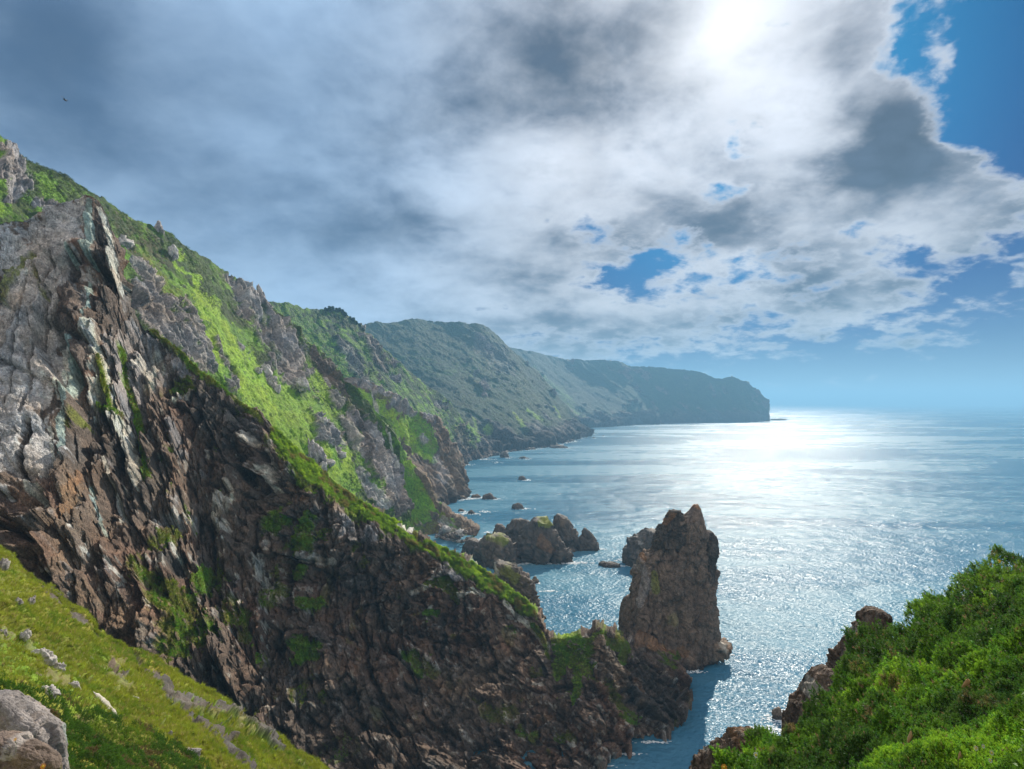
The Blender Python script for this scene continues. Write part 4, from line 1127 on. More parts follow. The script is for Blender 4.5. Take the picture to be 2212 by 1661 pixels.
# small rocks breaking the surface: (u, v of water line, width, height, label)
small = [
    (1128, 1036, 20, 8, 'small flat dark rock alone in the bay, farther of the two lone rocks'),
    (1119, 1098, 26, 12, 'small square dark rock alone in the bay, nearer of the two lone rocks'),
    (1318, 1222, 44, 8, 'long low wave washed rock between the islets and the sea stack'),
    (998, 1077, 24, 6, 'low tan rock at the foot of the promontory'),
    (1030, 1074, 22, 7, 'dark rock between the tan rock and the craggy outermost rock of the promontory'),
    (1057, 1077, 30, 12, 'craggy dark rock farthest out from the promontory foot'),
    (996, 1104, 13, 5, 'small brown rock close to the shore of the cove'),
    (1019, 1109, 17, 7, 'small pointed black rock in the cove with a foam streak'),
    (1131, 990, 20, 4, 'low dark rock awash off the mountain shore'),
    (1091, 988, 20, 13, 'dark humped rock at the mountain shore'),
    (1006, 1003, 13, 15, 'blocky rock beside the promontory prow'),
    (1278, 936, 13, 6, 'pointed rock off the tip of the mountain shore'),
    (1283, 946, 7, 2.5, 'tiny rock awash near the tip of the mountain shore'),
    (1303, 942, 4, 2, 'tiniest rock farthest out from the mountain tip'),
    (1207, 967, 38, 6, 'long flat dark slab at the mountain shore'),
    (1226, 953, 30, 5, 'low broken rocks near the tip of the mountain shore'),
    (1682, 1552, 28, 24, 'brown rock in the surf below the right hand gorse slope'),
    (1156, 1259, 17, 14, 'small brown rock at the water below the gorse crest'),
    (1682, 908, 30, 4, 'low reef trailing from the end of the far headland'),
]
for i, (u0, v1, w, h, lb) in enumerate(small):
    d = seaD(v1)
    v0 = v1 - h
    r = np.random.default_rng(i + 5)
    k1, k2 = r.uniform(0.15, 0.5), r.uniform(0.5, 0.85)
    rw = [(v0, u0 - w * (0.5 - k1) * 0.5, u0 + w * 0.1), (v0 + h * 0.35, u0 - w * 0.42, u0 + w * 0.26), (v0 + h * 0.65, u0 - w * 0.48, u0 + w * 0.4), (v1, u0 - w * 0.5, u0 + w * 0.5)]
    o = ring_rock('sea_rock', rw, d, w * 0.35 * d / FOC, 600 + i * 13, 'brown' if 'tan' in lb or 'brown' in lb else 'darker', step=0.8, sink=4, amps=(0.25, 0.16, 0.08, 0.03))
    tag(o, lb, 'rock', 'small rocks breaking the surface of the bay')


# ------------------------------------------------------------------ loose boulders: one mesh shape, copied
def boulder_mesh(name, seed, base='grey', n=22, mat=None):
    a = np.linspace(0, np.pi, n)
    b = np.linspace(0, 2 * np.pi, n * 2, endpoint=False)
    G_ = np.stack([np.sin(a)[:, None] * np.cos(b), np.sin(a)[:, None] * np.sin(b), np.cos(a)[:, None] + 0 * b], -1)
    V = G_.reshape(-1, 3)
    d1, c1 = facet(V * 1.1 + seed, seed, 1.2)
    d2, c2 = facet(V * 2.6 + seed, seed + 1, 1.2)
    d3, c3 = facet(V * 6 + seed, seed + 2, 1.2)
    r = 1 + d1 * 0.42 + d2 * 0.14 + d3 * 0.05 - c1 * 0.05
    V = V * r[:, None]
    n1 = fbm(V * 2, 4, seed + 5)
    n2 = fbm(V * 6, 4, seed + 6)
    col_ = np.array(C_[base])[None] * (1 + 0.4 * n1 + 0.3 * n2)[:, None]
    w = sstep(n2 + n1 * 0.6, 0.2, 0.5)[:, None] * 0.6
    col_ = col_ * (1 - w) + np.array(C_['pale']) * w
    q = grid_faces(n, n * 2, True)
    o = mesh_obj(name, V, q, mat or M_stone, np.clip(col_, 0.01, 0.8), link_=False)
    return o.data


bmesh_var = [boulder_mesh('boulder', 700 + 31 * i, b, mat=M_rock) for i, b in enumerate(['grey', 'tooth', 'slab', 'dark'])]


def drop(name, me, loc, sc, rz, label, cat, group=None):
    o = bpy.data.objects.new(name, me)
    scene.collection.objects.link(o)
    o.location = tuple(float(x) for x in loc)
    o.scale = tuple(sc)
    o.rotation_euler = rz
    tag(o, label, cat, group)
    return o


r = np.random.default_rng(3)
for i in range(46):
    t_ = r.random()
    u0 = 955 + 95 * t_ + r.normal(0, 7)
    v0 = 1150 + 34 * t_ + r.normal(0, 8)
    d = 545 - 45 * t_
    s = r.uniform(0.9, 2.6) * (1.3 if r.random() > 0.85 else 1)
    P0 = pt(u0, v0, d)
    drop('boulder', bmesh_var[i % 4], (P0[0], P0[1] - 4, max(P0[2], 0.6)), (s * 1.3, s, s * 0.8), (r.uniform(-.4, .4), r.uniform(-.4, .4), r.uniform(0, 6)),
         'grey boulder of the jumbled boulder beach at the foot of the grassy rib', 'boulder', 'boulders of the cove beach')
shore = [(998, 996), (1022, 991), (1047, 986), (1075, 980), (1106, 973), (1140, 970), (1168, 967), (1200, 961), (1225, 955), (1245, 949), (1268, 942)]
su, sv_ = np.array(shore).T
for i in range(90):
    u0 = r.uniform(998, 1272)
    v0 = np.interp(u0, su, sv_) + r.uniform(-4.5, 2.2)
    d = seaD(max(v0, 938) + 0.5)
    s = r.uniform(1.6, 5.0)
    P0 = pt(u0, v0, d)
    drop('boulder', bmesh_var[3 if i % 3 else 1], (P0[0], P0[1], r.uniform(0.2, 2.5)), (s * 1.7, s, s * 0.75), (r.uniform(-.3, .3), r.uniform(-.3, .3), r.uniform(0, 6)),
         'dark boulder along the waterline below the hazy mountain', 'boulder', 'boulders along the mountain shore')


def locate(info, u0, v0):
    """the point of a land surface seen nearest to (u0, v0), and its normal"""
    W = info['W']
    if 'pu' not in info:
        info['pu'] = W[..., 0] / W[..., 1] * FOC + 1106
        info['pv'] = HZ - (W[..., 2] - CAMH) / W[..., 1] * FOC
    dd = (info['pu'] - u0) ** 2 + (info['pv'] - v0) ** 2
    k = np.unravel_index(np.argmin(dd), dd.shape)
    return W[k], info['N'][k]


# single rocks standing out of the hillside
crag = [
    (269, 527, 4.6, 3.4, 'slab', 'pale grey boulder in the green slope right of the grey pinnacle'),
    (344, 492, 2.2, 4.6, 'grey', 'small jagged outcrop on the hillside skyline'),
    (560, 632, 1.7, 6.5, 'grey', 'thin rock spike standing on the skyline of the hillside'),
    (553, 640, 2.6, 4.0, 'grey', 'rounded crag just left of the thin skyline rock spike'),
    (375, 546, 2.6, 4.2, 'slab', 'narrow grey outcrop high on the hillside'),
    (560, 802, 2.2, 2.4, 'slab', 'small pinkish boulder in the bright green grass'),
    (577, 806, 3.6, 5.0, 'slab', 'blocky boulder right of the small pinkish one'),
    (588, 828, 3.4, 4.6, 'grey', 'leaning boulder below the blocky boulder in the grass'),
    (598, 845, 2.0, 4.0, 'slab', 'narrow upright stone below the leaning boulder'),
    (654, 832, 4.4, 4.4, 'slab', 'broad grey boulder under the big hillside crag'),
    (672, 975, 3.4, 7.0, 'grey', 'tall grey boulder left of the twin boulder behind the gorse crest'),
    (688, 985, 4.6, 8.0, 'grey', 'rounded twin boulder behind the gorse crest'),
    (697, 1010, 3.0, 4.0, 'slab', 'pale boulder below the rounded twin boulder'),
    (712, 1001, 3.2, 2.6, 'slab', 'small pale boulder in the grass right of the twin boulders'),
    (738, 984, 3.6, 2.6, 'slab', 'pair of pale stones lying in the sunny grass'),
    (790, 1060, 4.0, 3.4, 'grey', 'broken grey block at the lower edge of the green slope'),
    (700, 913, 2.6, 3.0, 'slab', 'pale rock tip at the top of the sunlit rock edge'),
]
for i, (u0, v0, w, h, bs, lb) in enumerate(crag):
    P0, n0 = locate(hillI, u0, v0)
    me = boulder_mesh('crag', 900 + i * 7, bs, 26, M_rock)
    drop('crag', me, P0 + np.array([0, -0.5, 0.2]), (w, w * 0.9, h), (0.1, 0.2 * math.sin(i), i * 1.7), lb, 'crag', 'rocks standing out of the hillside')

# ------------------------------------------------------------------ pines on the far skyline
def pine(h, seed):
    r = np.random.default_rng(seed)
    root = bpy.data.objects.new('pine_tree', None)
    scene.collection.objects.link(root)
    n = 8
    a = np.linspace(0, 2 * np.pi, n, endpoint=False)
    zz = np.linspace(-1.5, h * 0.85, 6)
    rad = np.linspace(h * 0.035, h * 0.01, 6)
    lean = r.normal(0, 0.04)
    G_ = np.stack([rad[:, None] * np.cos(a) + lean * zz[:, None], rad[:, None] * np.sin(a), zz[:, None] + 0 * a], -1)
    mesh_obj('trunk', G_.reshape(-1, 3), grid_faces(6, n, True), M_bark, parent=root)
    k = 420
    th = r.uniform(0, 2 * np.pi, k)
    f = r.uniform(0.15, 1, k)
    env = np.clip(1.15 - f, 0, 1) ** 0.6 * (0.75 + 0.25 * np.sin(f * 17 + th * 2)) * 0.34 * h
    rr = env * np.sqrt(r.uniform(0.1, 1, k))
    c = np.stack([rr * np.cos(th) + lean * f * h, rr * np.sin(th), f * h], 1)
    e1 = r.normal(size=(k, 3)); e1 /= np.linalg.norm(e1, axis=1, keepdims=True)
    e2 = np.cross(e1, r.normal(size=(k, 3))); e2 /= np.linalg.norm(e2, axis=1, keepdims=True)
    s = (r.uniform(0.05, 0.11, k) * h)[:, None]
    V = np.stack([c - e1 * s, c + e2 * s * 0.7, c + e1 * s, c - e2 * s * 0.7], 1).reshape(-1, 3)
    tint = np.repeat(np.array(C_['deep'])[None] * r.uniform(0.6, 1.2, k)[:, None], 4, 0)
    mesh_obj('crown', V, np.arange(k * 4).reshape(-1, 4), M_leaf, tint, smooth_=False, parent=root)
    return root


protos = [pine(10 + 1.5 * i, 40 + i) for i in range(3)]
spots = [(704, 1.0), (712, 1.15), (719, 1.0), (726, 1.1), (733, 1.0), (740, 0.9), (747, 1.0), (756, 0.8), (763, 0.95), (770, 0.85), (777, 0.8), (784, 0.7), (716, 0.8), (729, 0.8), (744, 0.8), (760, 0.7)]
for i, (u0, s) in enumerate(spots):
    v0 = np.interp(u0, [c[0] for c in far1_crest], [c[1] for c in far1_crest]) + 2
    P0, _ = locate(far1, u0, v0)
    if i < 3:
        root = protos[i]
    else:
        src = protos[i % 3]
        root = src.copy(); scene.collection.objects.link(root)
        for ch in src.children:
            c = ch.copy(); scene.collection.objects.link(c); c.parent = root
    root.location = tuple(float(x) for x in P0 - np.array([0, 0, 0.5]))
    root.scale = (s * 1.25, s * 1.25, s * 0.68)
    root.rotation_euler = (0, 0, i * 1.3)
    tag(root, 'small dark pine in the row along the skyline of the hazy hill', 'tree', 'pines along the skyline of the hazy hill')

# ------------------------------------------------------------------ foreground meadow slope on the left
mead_prof = [
    [(-500, 950, 62), (-500, 1200, 38), (-520, 1500, 20), (-560, 1800, 8)],
    [(-200, 1090, 61), (-220, 1260, 40), (-240, 1500, 21), (-260, 1900, 7)],
    [(0, 1185, 60), (0, 1300, 42), (0, 1480, 22), (0, 1900, 7)],
    [(111, 1280, 58), (110, 1370, 42), (110, 1520, 23), (120, 1920, 8)],
    [(263, 1394, 54), (262, 1460, 41), (260, 1570, 27), (280, 1950, 9.5)],
    [(476, 1515, 50), (472, 1560, 42), (465, 1640, 31), (480, 1980, 12)],
    [(667, 1658, 46), (662, 1700, 40), (655, 1780, 30), (660, 2050, 15)],
    [(860, 1800, 42), (850, 1850, 36), (850, 1930, 27), (850, 2200, 15)],
]
mead_crest = [(-500, 950), (-200, 1090), (0, 1187), (32, 1210), (60, 1240), (111, 1280), (140, 1305), (178, 1324), (210, 1362), (263, 1394), (310, 1420), (365, 1451), (420, 1480), (476, 1515), (520, 1550), (571, 1591), (620, 1625), (667, 1658), (860, 1800)]
mead_spec = [('olive', [(0, 1250, 30), (100, 1330, 30)], 0.6), ('grass', [(20, 1230, 12), (60, 1262, 10)], 0.5), ('grass', [(20, 1320, 16), (60, 1350, 20)], 0.35),
             ('gravel', [(92, 1270, 5), (130, 1300, 9), (165, 1335, 10), (215, 1368, 5)], 0.97), ('gravel', [(205, 1375, 6), (228, 1395, 8)], 0.97),
             ('gravel', [(235, 1440, 6), (270, 1455, 7)], 0.97), ('gravel', [(285, 1425, 5), (330, 1460, 8), (370, 1500, 14), (420, 1530, 12), (470, 1545, 5)], 0.97),
             ('gravel', [(380, 1520, 12), (420, 1570, 9), (460, 1590, 9), (520, 1640, 12), (540, 1661, 9)], 0.97), ('brown', [(245, 1440, 18), (270, 1475, 14)], 0.5),
             ('gravel', [(460, 1530, 5), (500, 1555, 5), (560, 1600, 4), (600, 1630, 5)], 0.97), ('brown', [(0, 1165, 8), (20, 1195, 5)], 0.4),
             ('scrub', [(20, 1395, 16), (10, 1430, 18)], 0.5), ('brown', [(60, 1380, 10), (100, 1460, 10), (140, 1480, 10)], 0.5), ('yellow', [(480, 1580, 14), (530, 1620, 18)], 0.9),
             ('yellow', [(200, 1480, 24), (300, 1560, 30)], 0.7)]


def mead_base(V, u, v, N):
    n1 = fbm(V / 7.0, 4, 171)
    n2 = fbm(V / 1.3, 4, 172, 0.65)
    m_ = sstep(n1 + n2 * 0.6, -0.35, 0.45)[:, None]
    c = np.array(C_['olive']) * (1 - m_) + np.array(C_['yellow']) * m_
    g = sstep(-n1 + n2 * 0.4, 0.15, 0.5)[:, None] * 0.55
    c = c * (1 - g) + np.array(C_['grass']) * 1.2 * g
    b = sstep(n2 - n1 * 0.3, 0.55, 0.8)[:, None] * 0.7
    c = c * (1 - b) + np.array(C_['brown']) * b
    return c, 1 - b[:, 0]


def mead_disp(V, u, v):
    a, c1 = facet(V / 2.2, 181)
    b, c2 = facet(V / 0.8, 183)
    return a * 0.5 + b * 0.15 + fbm(V / 9, 4, 185) * 1.0


o, mead = land('hillside', mead_prof, 2.0, mead_spec, mead_base, M_soil, mead_disp, crest=mead_crest, wob=1.7, back=22, backdrop=1.3, seed=8, crest_noise=0.22, bumpy=1, grass_bump=(0.32, 0.7), skirt=False, blurn=5)
tag(o, kind='structure', label='sunlit yellow green grass slope in the left foreground')


# ------------------------------------------------------------------ clumps of leaves
def make_clump(kind, seed):
    """one sprig; triangles as (n,3,3) and a tone per triangle"""
    r = np.random.default_rng(seed)
    T, tone = [], []
    if kind == 'gorse':
        n = 16
        for i in range(n):
            f = i / (n - 1)
            c = np.array([0.05 * math.sin(3 * f), 0.05 * math.cos(2 * f), f * 0.8])
            a = i * 2.4
            up = r.uniform(0.25, 0.7)
            dr = np.array([math.cos(a), math.sin(a), up]); dr /= np.linalg.norm(dr)
            ln = 0.42 * (1 - 0.45 * f) * r.uniform(0.7, 1.1)
            side = np.cross(dr, [0, 0, 1]); side /= np.linalg.norm(side)
            side = side * math.cos(i) + np.cross(dr, side) * math.sin(i)
            w = 0.075
            T.append([c - side * w, c + side * w, c + dr * ln])
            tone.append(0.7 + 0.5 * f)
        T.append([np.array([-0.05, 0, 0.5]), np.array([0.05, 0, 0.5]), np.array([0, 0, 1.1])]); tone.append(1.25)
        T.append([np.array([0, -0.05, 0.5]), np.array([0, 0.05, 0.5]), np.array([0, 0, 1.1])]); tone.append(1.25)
    elif kind == 'grass':
        for i in range(9):
            a = r.uniform(0, 6.28); l = r.uniform(0.2, 0.7)
            b = np.array([math.cos(a), math.sin(a), 0]) * r.uniform(0, 0.25)
            tip = b + np.array([math.cos(a) * l, math.sin(a) * l, r.uniform(0.6, 1.0)])
            s = np.array([-math.sin(a), math.cos(a), 0]) * 0.07
            T.append([b - s, b + s, tip]); tone.append(r.uniform(0.8, 1.2))
    elif kind == 'bush':
        for i in range(22):
            a = r.uniform(0, 6.28); e = r.uniform(0, 1.4)
            dr = np.array([math.cos(a) * math.cos(e), math.sin(a) * math.cos(e), math.sin(e)])
            c = dr * r.uniform(0.4, 0.9)
            e1 = r.normal(size=3); e1 /= np.linalg.norm(e1)
            e2 = np.cross(e1, dr); e2 /= np.linalg.norm(e2) + 1e-6
            s = 0.30
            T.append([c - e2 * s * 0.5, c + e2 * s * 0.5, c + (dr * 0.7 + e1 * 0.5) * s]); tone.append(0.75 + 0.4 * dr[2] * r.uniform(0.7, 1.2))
    return np.array(T), np.array(tone)


def scatter(name, P, N, size, col_, kind, mat, seed, nvar=5, tiltv=0.5):
    r = np.random.default_rng(seed)
    vs, ts = [], []
    n = len(P)
    grp = r.integers(0, nvar, n)
    for g in range(nvar):
        T, tone = make_clump(kind, seed + g)
        m_ = grp == g
        k = m_.sum()
        if not k: continue
        z = N[m_] * (1 - tiltv) + np.array([0, 0, 0.35]) + r.normal(0, 0.28, (k, 3))
        z /= np.linalg.norm(z, axis=1, keepdims=True)
        x = np.cross(z, r.normal(size=(k, 3))); x /= np.linalg.norm(x, axis=1, keepdims=True)
        y = np.cross(z, x)
        R = np.stack([x, y, z], 1) * size[m_][:, None, None]
        V = np.einsum('tcj,kji->ktci', T, R) + P[m_][:, None, None, :]
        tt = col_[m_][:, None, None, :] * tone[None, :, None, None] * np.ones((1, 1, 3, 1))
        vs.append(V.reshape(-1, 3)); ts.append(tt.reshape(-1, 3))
    V = np.concatenate(vs); tt = np.concatenate(ts)
    return mesh_obj(name, V, np.arange(len(V)).reshape(-1, 3), mat, np.clip(tt, 0.004, 0.9), smooth_=False)


def sample(info, n, seed, maskfn):
    r = np.random.default_rng(seed)
    W, Nn = info['W'], info['N']
    nr, nc = W.shape[:2]
    i = r.integers(0, nr - 2, n); j = r.integers(0, nc - 1, n)
    fi, fj = r.random(n), r.random(n)
    P = (W[i, j] * ((1 - fi) * (1 - fj))[:, None] + W[i + 1, j] * (fi * (1 - fj))[:, None] + W[i, j + 1] * ((1 - fi) * fj)[:, None] + W[i + 1, j + 1] * (fi * fj)[:, None])
    Nm = Nn[i, j]
    pu = P[:, 0] / P[:, 1] * FOC + 1106
    pv = HZ - (P[:, 2] - CAMH) / P[:, 1] * FOC
    gm = info['gm'][i, j]
    k = maskfn(P, pu, pv, gm, r)
    return P[k], Nm[k], pu[k], pv[k], r


def inpoly(u, v, poly):
    c = np.zeros(len(u), bool)
    j = len(poly) - 1
    for i in range(len(poly)):
        xi, yi = poly[i]; xj, yj = poly[j]
        k = ((yi > v) != (yj > v)) & (u < (xj - xi) * (v - yi) / (yj - yi + 1e-9) + xi)
        c ^= k
        j = i
    return c


# meadow grass
gorse_poly = [(-300, 1440), (0, 1477), (63, 1493), (136, 1508), (180, 1530), (222, 1547), (286, 1578), (340, 1590), (381, 1610), (444, 1658), (520, 1760), (-300, 1900)]
P, Nm, pu, pv, r = sample(mead, 190000, 21, lambda P, u, v, g, r: (u > -60) & (u < 760) & (v < 1720) & (g > 0.55) & ~inpoly(u, v, gorse_poly) & (r.random(len(u)) < 0.85))
n1 = fbm(P / 3.0, 3, 211); n2 = fbm(P / 0.7, 3, 212)
cc = np.array((0.33, 0.37, 0.035))[None] * (1 + 0.35 * n2)[:, None]
w = sstep(n1 + 0.5 * n2, 0.0, 0.6)[:, None] * 0.8
cc = cc * (1 - w) + np.array((0.15, 0.26, 0.02)) * w
w = (r.random(len(P)) < 0.16)[:, None] * 0.8
cc = cc * (1 - w) + np.array((0.42, 0.33, 0.12)) * w
o = scatter('grass', P, Nm, r.uniform(0.12, 0.30, len(P)) * np.clip(P[:, 1] / 35, 0.5, 1.3), cc, 'grass', M_blade, 51)
tag(o, kind='stuff', label='short yellow green grass covering the slope in front of the cliff')

# the patch of dark gorse on that slope
P, Nm, pu, pv, r = sample(mead, 260000, 22, lambda P, u, v, g, r: inpoly(u + 10 * fbm(P / 1.1, 3, 5), v + 14 * fbm(P / 1.1, 3, 6), gorse_poly) & (u > -60) & (v < 1720))
h = 0.55 * (0.5 + 0.5 * fbm(P / 1.2, 3, 61)) + 0.25 * (0.6 - worley(P / 0.5, 62)[0])
P = P + np.array([0, 0, 1.0]) * (np.clip(h, 0, 1) * 0.9 * (0.35 + 0.65 * r.random(len(P)) ** 0.5))[:, None] * np.clip(P[:, 1] / 20, 0.3, 1)[:, None]
n1 = fbm(P / 1.5, 3, 221); n2 = fbm(P / 0.4, 3, 222)
cc = np.array((0.07, 0.16, 0.016))[None] * (1 + 0.45 * n2)[:, None]
w = sstep(n1 + 0.4 * n2, 0.1, 0.6)[:, None]
cc = cc * (1 - w) + np.array((0.17, 0.27, 0.02)) * w
w = sstep(fbm(P / 0.9 + 50, 3, 223), 0.5, 0.7)[:, None] * 0.8
cc = cc * (1 - w) + np.array((0.20, 0.12, 0.06)) * w
o = scatter('gorse_thicket', P, Nm, r.uniform(0.07, 0.14, len(P)) * np.clip(P[:, 1] / 16, 0.4, 1.3), cc, 'gorse', M_leaf, 61)
tag(o, kind='stuff', label='low dark green gorse patch around the pinkish boulder on the left slope', cat='gorse')

# gorse cushions on the crest of the near cliff
def crest_mask(P, u, v, g, r):
    cv = np.interp(u, [590, 620, 665, 710, 760, 800, 850, 900, 950, 990, 1040, 1085, 1120, 1150], [940, 965, 1008, 1040, 1078, 1105, 1136, 1164, 1192, 1210, 1240, 1268, 1298, 1325])
    hw = np.interp(u, [590, 620, 665, 710, 800, 900, 950, 990, 1040, 1085, 1150], [14, 30, 36, 32, 24, 18, 18, 20, 28, 26, 12])
    return (u > 585) & (u < 1155) & (np.abs(v - cv) < hw) & (g > 0.45)


P, Nm, pu, pv, r = sample(near, 1500000, 23, crest_mask)
P, Nm = P[:34000], Nm[:34000]
n1 = fbm(P / 5, 3, 231); n2 = fbm(P / 1.6, 3, 232)
cc = np.array((0.20, 0.34, 0.02))[None] * (1 + 0.5 * n2)[:, None]
w = sstep(n1 + 0.5 * n2, 0.15, 0.5)[:, None] * 0.8
cc = cc * (1 - w) + np.array((0.24, 0.16, 0.06)) * w
w = sstep(-n1 + 0.5 * n2, 0.25, 0.6)[:, None] * 0.8
cc = cc * (1 - w) + np.array((0.40, 0.55, 0.03)) * w
hgt = np.clip(0.6 - worley(P / 2.4, 63)[0], 0, 1) * 1.5
P = P + np.array([0, 0, 1.0]) * hgt[:, None]
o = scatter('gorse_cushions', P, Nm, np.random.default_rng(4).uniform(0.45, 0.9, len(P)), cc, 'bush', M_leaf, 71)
tag(o, kind='stuff', label='bright green gorse cushions along the crest of the near cliff', cat='gorse')

# plants rooted on the ledges of the near cliff
P, Nm, pu, pv, r = sample(near, 1400000, 25, lambda P, u, v, g, r: (u > 180) & (v > 700) & (v < 1665) & (g > 0.35) & (r.random(len(u)) < 0.6))
P, Nm = P[:42000], Nm[:42000]
n1 = fbm(P / 4, 3, 235); n2 = fbm(P / 1.1, 3, 236)
cc = np.array((0.19, 0.24, 0.02))[None] * (1 + 0.5 * n2)[:, None]
w = sstep(n1 + 0.4 * n2, 0.1, 0.5)[:, None] * 0.9
cc = cc * (1 - w) + np.array((0.16, 0.33, 0.02)) * w
w = sstep(-n1 + 0.6 * n2, 0.3, 0.6)[:, None] * 0.8
cc = cc * (1 - w) + np.array((0.26, 0.20, 0.08)) * w
o = scatter('ledge_plants', P, Nm, np.random.default_rng(5).uniform(0.25, 0.7, len(P)), cc, 'grass', M_blade, 75)
tag(o, kind='stuff', label='tufts of grass and moss rooted on the ledges of the near cliff', cat='grass')
P, Nm, pu, pv, r = sample(hillI, 1200000, 26, lambda P, u, v, g, r: (u > -20) & (u < 900) & (g > 0.45) & (r.random(len(u)) < 0.25))
P, Nm = P[:60000], Nm[:60000]
n1 = fbm(P / 9, 3, 237); n2 = fbm(P / 2.5, 3, 238)
hb = sstep(fbm(P / 30, 4, 239) + sstep(pu[:60000], 500, 100) * 0.3, 0.0, 0.4)[:, None]
cc = np.array((0.17, 0.34, 0.016))[None] * (1 - hb) + np.array((0.075, 0.11, 0.02)) * hb
cc = cc * (1 + 0.45 * n2 + 0.3 * n1)[:, None]
k_ = (np.random.default_rng(8).random(len(P)) < 0.35 * hb[:, 0] + 0.03)
P, Nm, cc = P[k_], Nm[k_], cc[k_]
o = scatter('hill_scrub', P, Nm, np.random.default_rng(6).uniform(0.5, 1.3, len(P)), cc * 0.8, 'bush', M_leaf, 77)
tag(o, kind='stuff', label='low scrub dotted over the steep green hillside', cat='scrub')

# ------------------------------------------------------------------ gorse slope in the right foreground
gp = [
    [(1495, 1690, 13.5), (1520, 1730, 11.5), (1570, 1770, 9.5), (1610, 1880, 6.8), (1640, 2120, 5)],
    [(1535, 1656, 14), (1570, 1688, 12), (1630, 1730, 10), (1670, 1840, 7), (1710, 2090, 5)],
    [(1570, 1640, 15), (1610, 1665, 13), (1670, 1700, 10.5), (1720, 1800, 7), (1760, 2050, 5)],
    [(1652, 1590, 17), (1690, 1615, 15), (1750, 1660, 11.5), (1800, 1760, 7.5), (1840, 2000, 5)],
    [(1734, 1536, 19), (1770, 1565, 16), (1830, 1620, 12), (1880, 1720, 8), (1920, 1950, 5)],
    [(1804, 1432, 22), (1840, 1480, 18), (1890, 1550, 13), (1940, 1670, 8.5), (1980, 1900, 5)],
    [(1860, 1385, 23), (1895, 1430, 19), (1945, 1510, 13.5), (1995, 1640, 8.5), (2040, 1880, 5)],
    [(1937, 1358, 24), (1965, 1395, 20), (2010, 1470, 14), (2060, 1600, 9), (2100, 1860, 5)],
    [(1970, 1302, 25), (2000, 1350, 20), (2060, 1430, 14), (2120, 1570, 9), (2160, 1840, 5)],
    [(2040, 1276, 25), (2070, 1325, 20), (2130, 1400, 14), (2180, 1540, 9), (2230, 1820, 5)],
    [(2130, 1222, 25), (2150, 1275, 20), (2200, 1360, 14), (2250, 1500, 9), (2320, 1800, 5)],
    [(2212, 1204, 25), (2240, 1250, 20), (2290, 1330, 14), (2350, 1480, 9), (2420, 1780, 5)],
    [(2420, 1140, 26), (2440, 1200, 20), (2480, 1290, 14), (2540, 1440, 9), (2600, 1750, 5)],
    [(2900, 1070, 27), (2920, 1130, 20), (2960, 1210, 14), (3020, 1340, 9), (3080, 1680, 5)],
    [(3800, 1000, 27), (3820, 1060, 20), (3850, 1130, 14), (3900, 1260, 9), (3960, 1620, 5)],
]
gcrest = [(1495, 1700), (1535, 1668), (1556, 1650), (1607, 1618), (1652, 1596), (1696, 1568), (1734, 1542), (1772, 1492), (1804, 1438), (1855, 1392), (1886, 1376), (1924, 1372), (1937, 1364),
          (1955, 1325), (1963, 1309), (1988, 1290), (2036, 1282), (2096, 1250), (2140, 1222), (2212, 1214), (2420, 1150), (2900, 1075), (3800, 1000)]


def gb(V, u, v, N):
    n = fbm(V / 1.2, 3, 241)
    return np.array((0.04, 0.045, 0.015))[None] * (1 + 0.4 * n)[:, None], np.zeros(len(V))


def gd(V, u, v):
    return 0


o, gor = land('hillside', gp, 3.0, [], gb, M_soil, lambda V, u, v: -0.48 * np.clip(V[:, 1] / 20, 0.3, 1) + 0 * u, crest=gcrest, back=14, backdrop=1.1, seed=9, skirt=False, blurn=4)
tag(o, kind='structure', label='ground under the gorse in the right foreground')
P, Nm, pu, pv, r = sample(gor, 460000, 24, lambda P, u, v, g, r: (u > 1440) & (u < 2290) & (v < 1740))
lump = worley(P / np.array([1.15, 1.15, 1.15]), 251)[0]
lump2 = worley(P / 0.42, 252)[0]
sc_ = np.clip(P[:, 1] / 20, 0.3, 1.0)
hgt = (np.clip(0.80 - lump, 0, 1) * 1.2 + np.clip(0.6 - lump2, 0, 1) * 0.6 + 0.25 * fbm(P / 2.5, 3, 253)) * sc_
inner = r.random(len(P)) ** 0.6
upv = Nm * 0.5 + np.array([0, 0, 0.75])
P = P + upv * (np.clip(hgt, 0, 2) * (0.55 + 0.45 * inner))[:, None]
n1 = fbm(P / 2.2, 3, 261); n2 = fbm(P / 0.5, 3, 262); n3 = fbm(P / 1.0 + 31, 3, 263)
cc = np.array((0.12, 0.25, 0.018))[None] * (1 + 0.35 * n2)[:, None]
w = sstep(n1 + 0.5 * n2, 0.05, 0.55)[:, None] * 0.85
cc = cc * (1 - w) + np.array((0.30, 0.50, 0.03)) * w
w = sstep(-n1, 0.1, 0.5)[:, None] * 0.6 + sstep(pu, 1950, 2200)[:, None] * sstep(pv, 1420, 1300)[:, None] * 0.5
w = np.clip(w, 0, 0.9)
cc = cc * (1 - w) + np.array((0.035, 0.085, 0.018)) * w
edge_ = sstep(pu, 1800, 1620)
w = (sstep(n3 + edge_ * 0.35, 0.62, 0.85) * 0.8)[:, None]
cc = cc * (1 - w) + np.array((0.26, 0.17, 0.07)) * w
q_ = r.random(len(P))
tall = q_ < 0.035
dry = (q_ > 0.97)
cc[tall] = cc[tall] * np.array([0.6, 0.75, 1.1])
cc[dry] = np.array((0.30, 0.20, 0.10)) * r.uniform(0.6, 1.2, (dry.sum(), 1))
pale_ = (q_ > 0.90) & ~dry
cc[pale_] = cc[pale_] * np.array([1.5, 1.35, 1.6])
cc = cc * np.array([0.98, 0.98, 1.0])
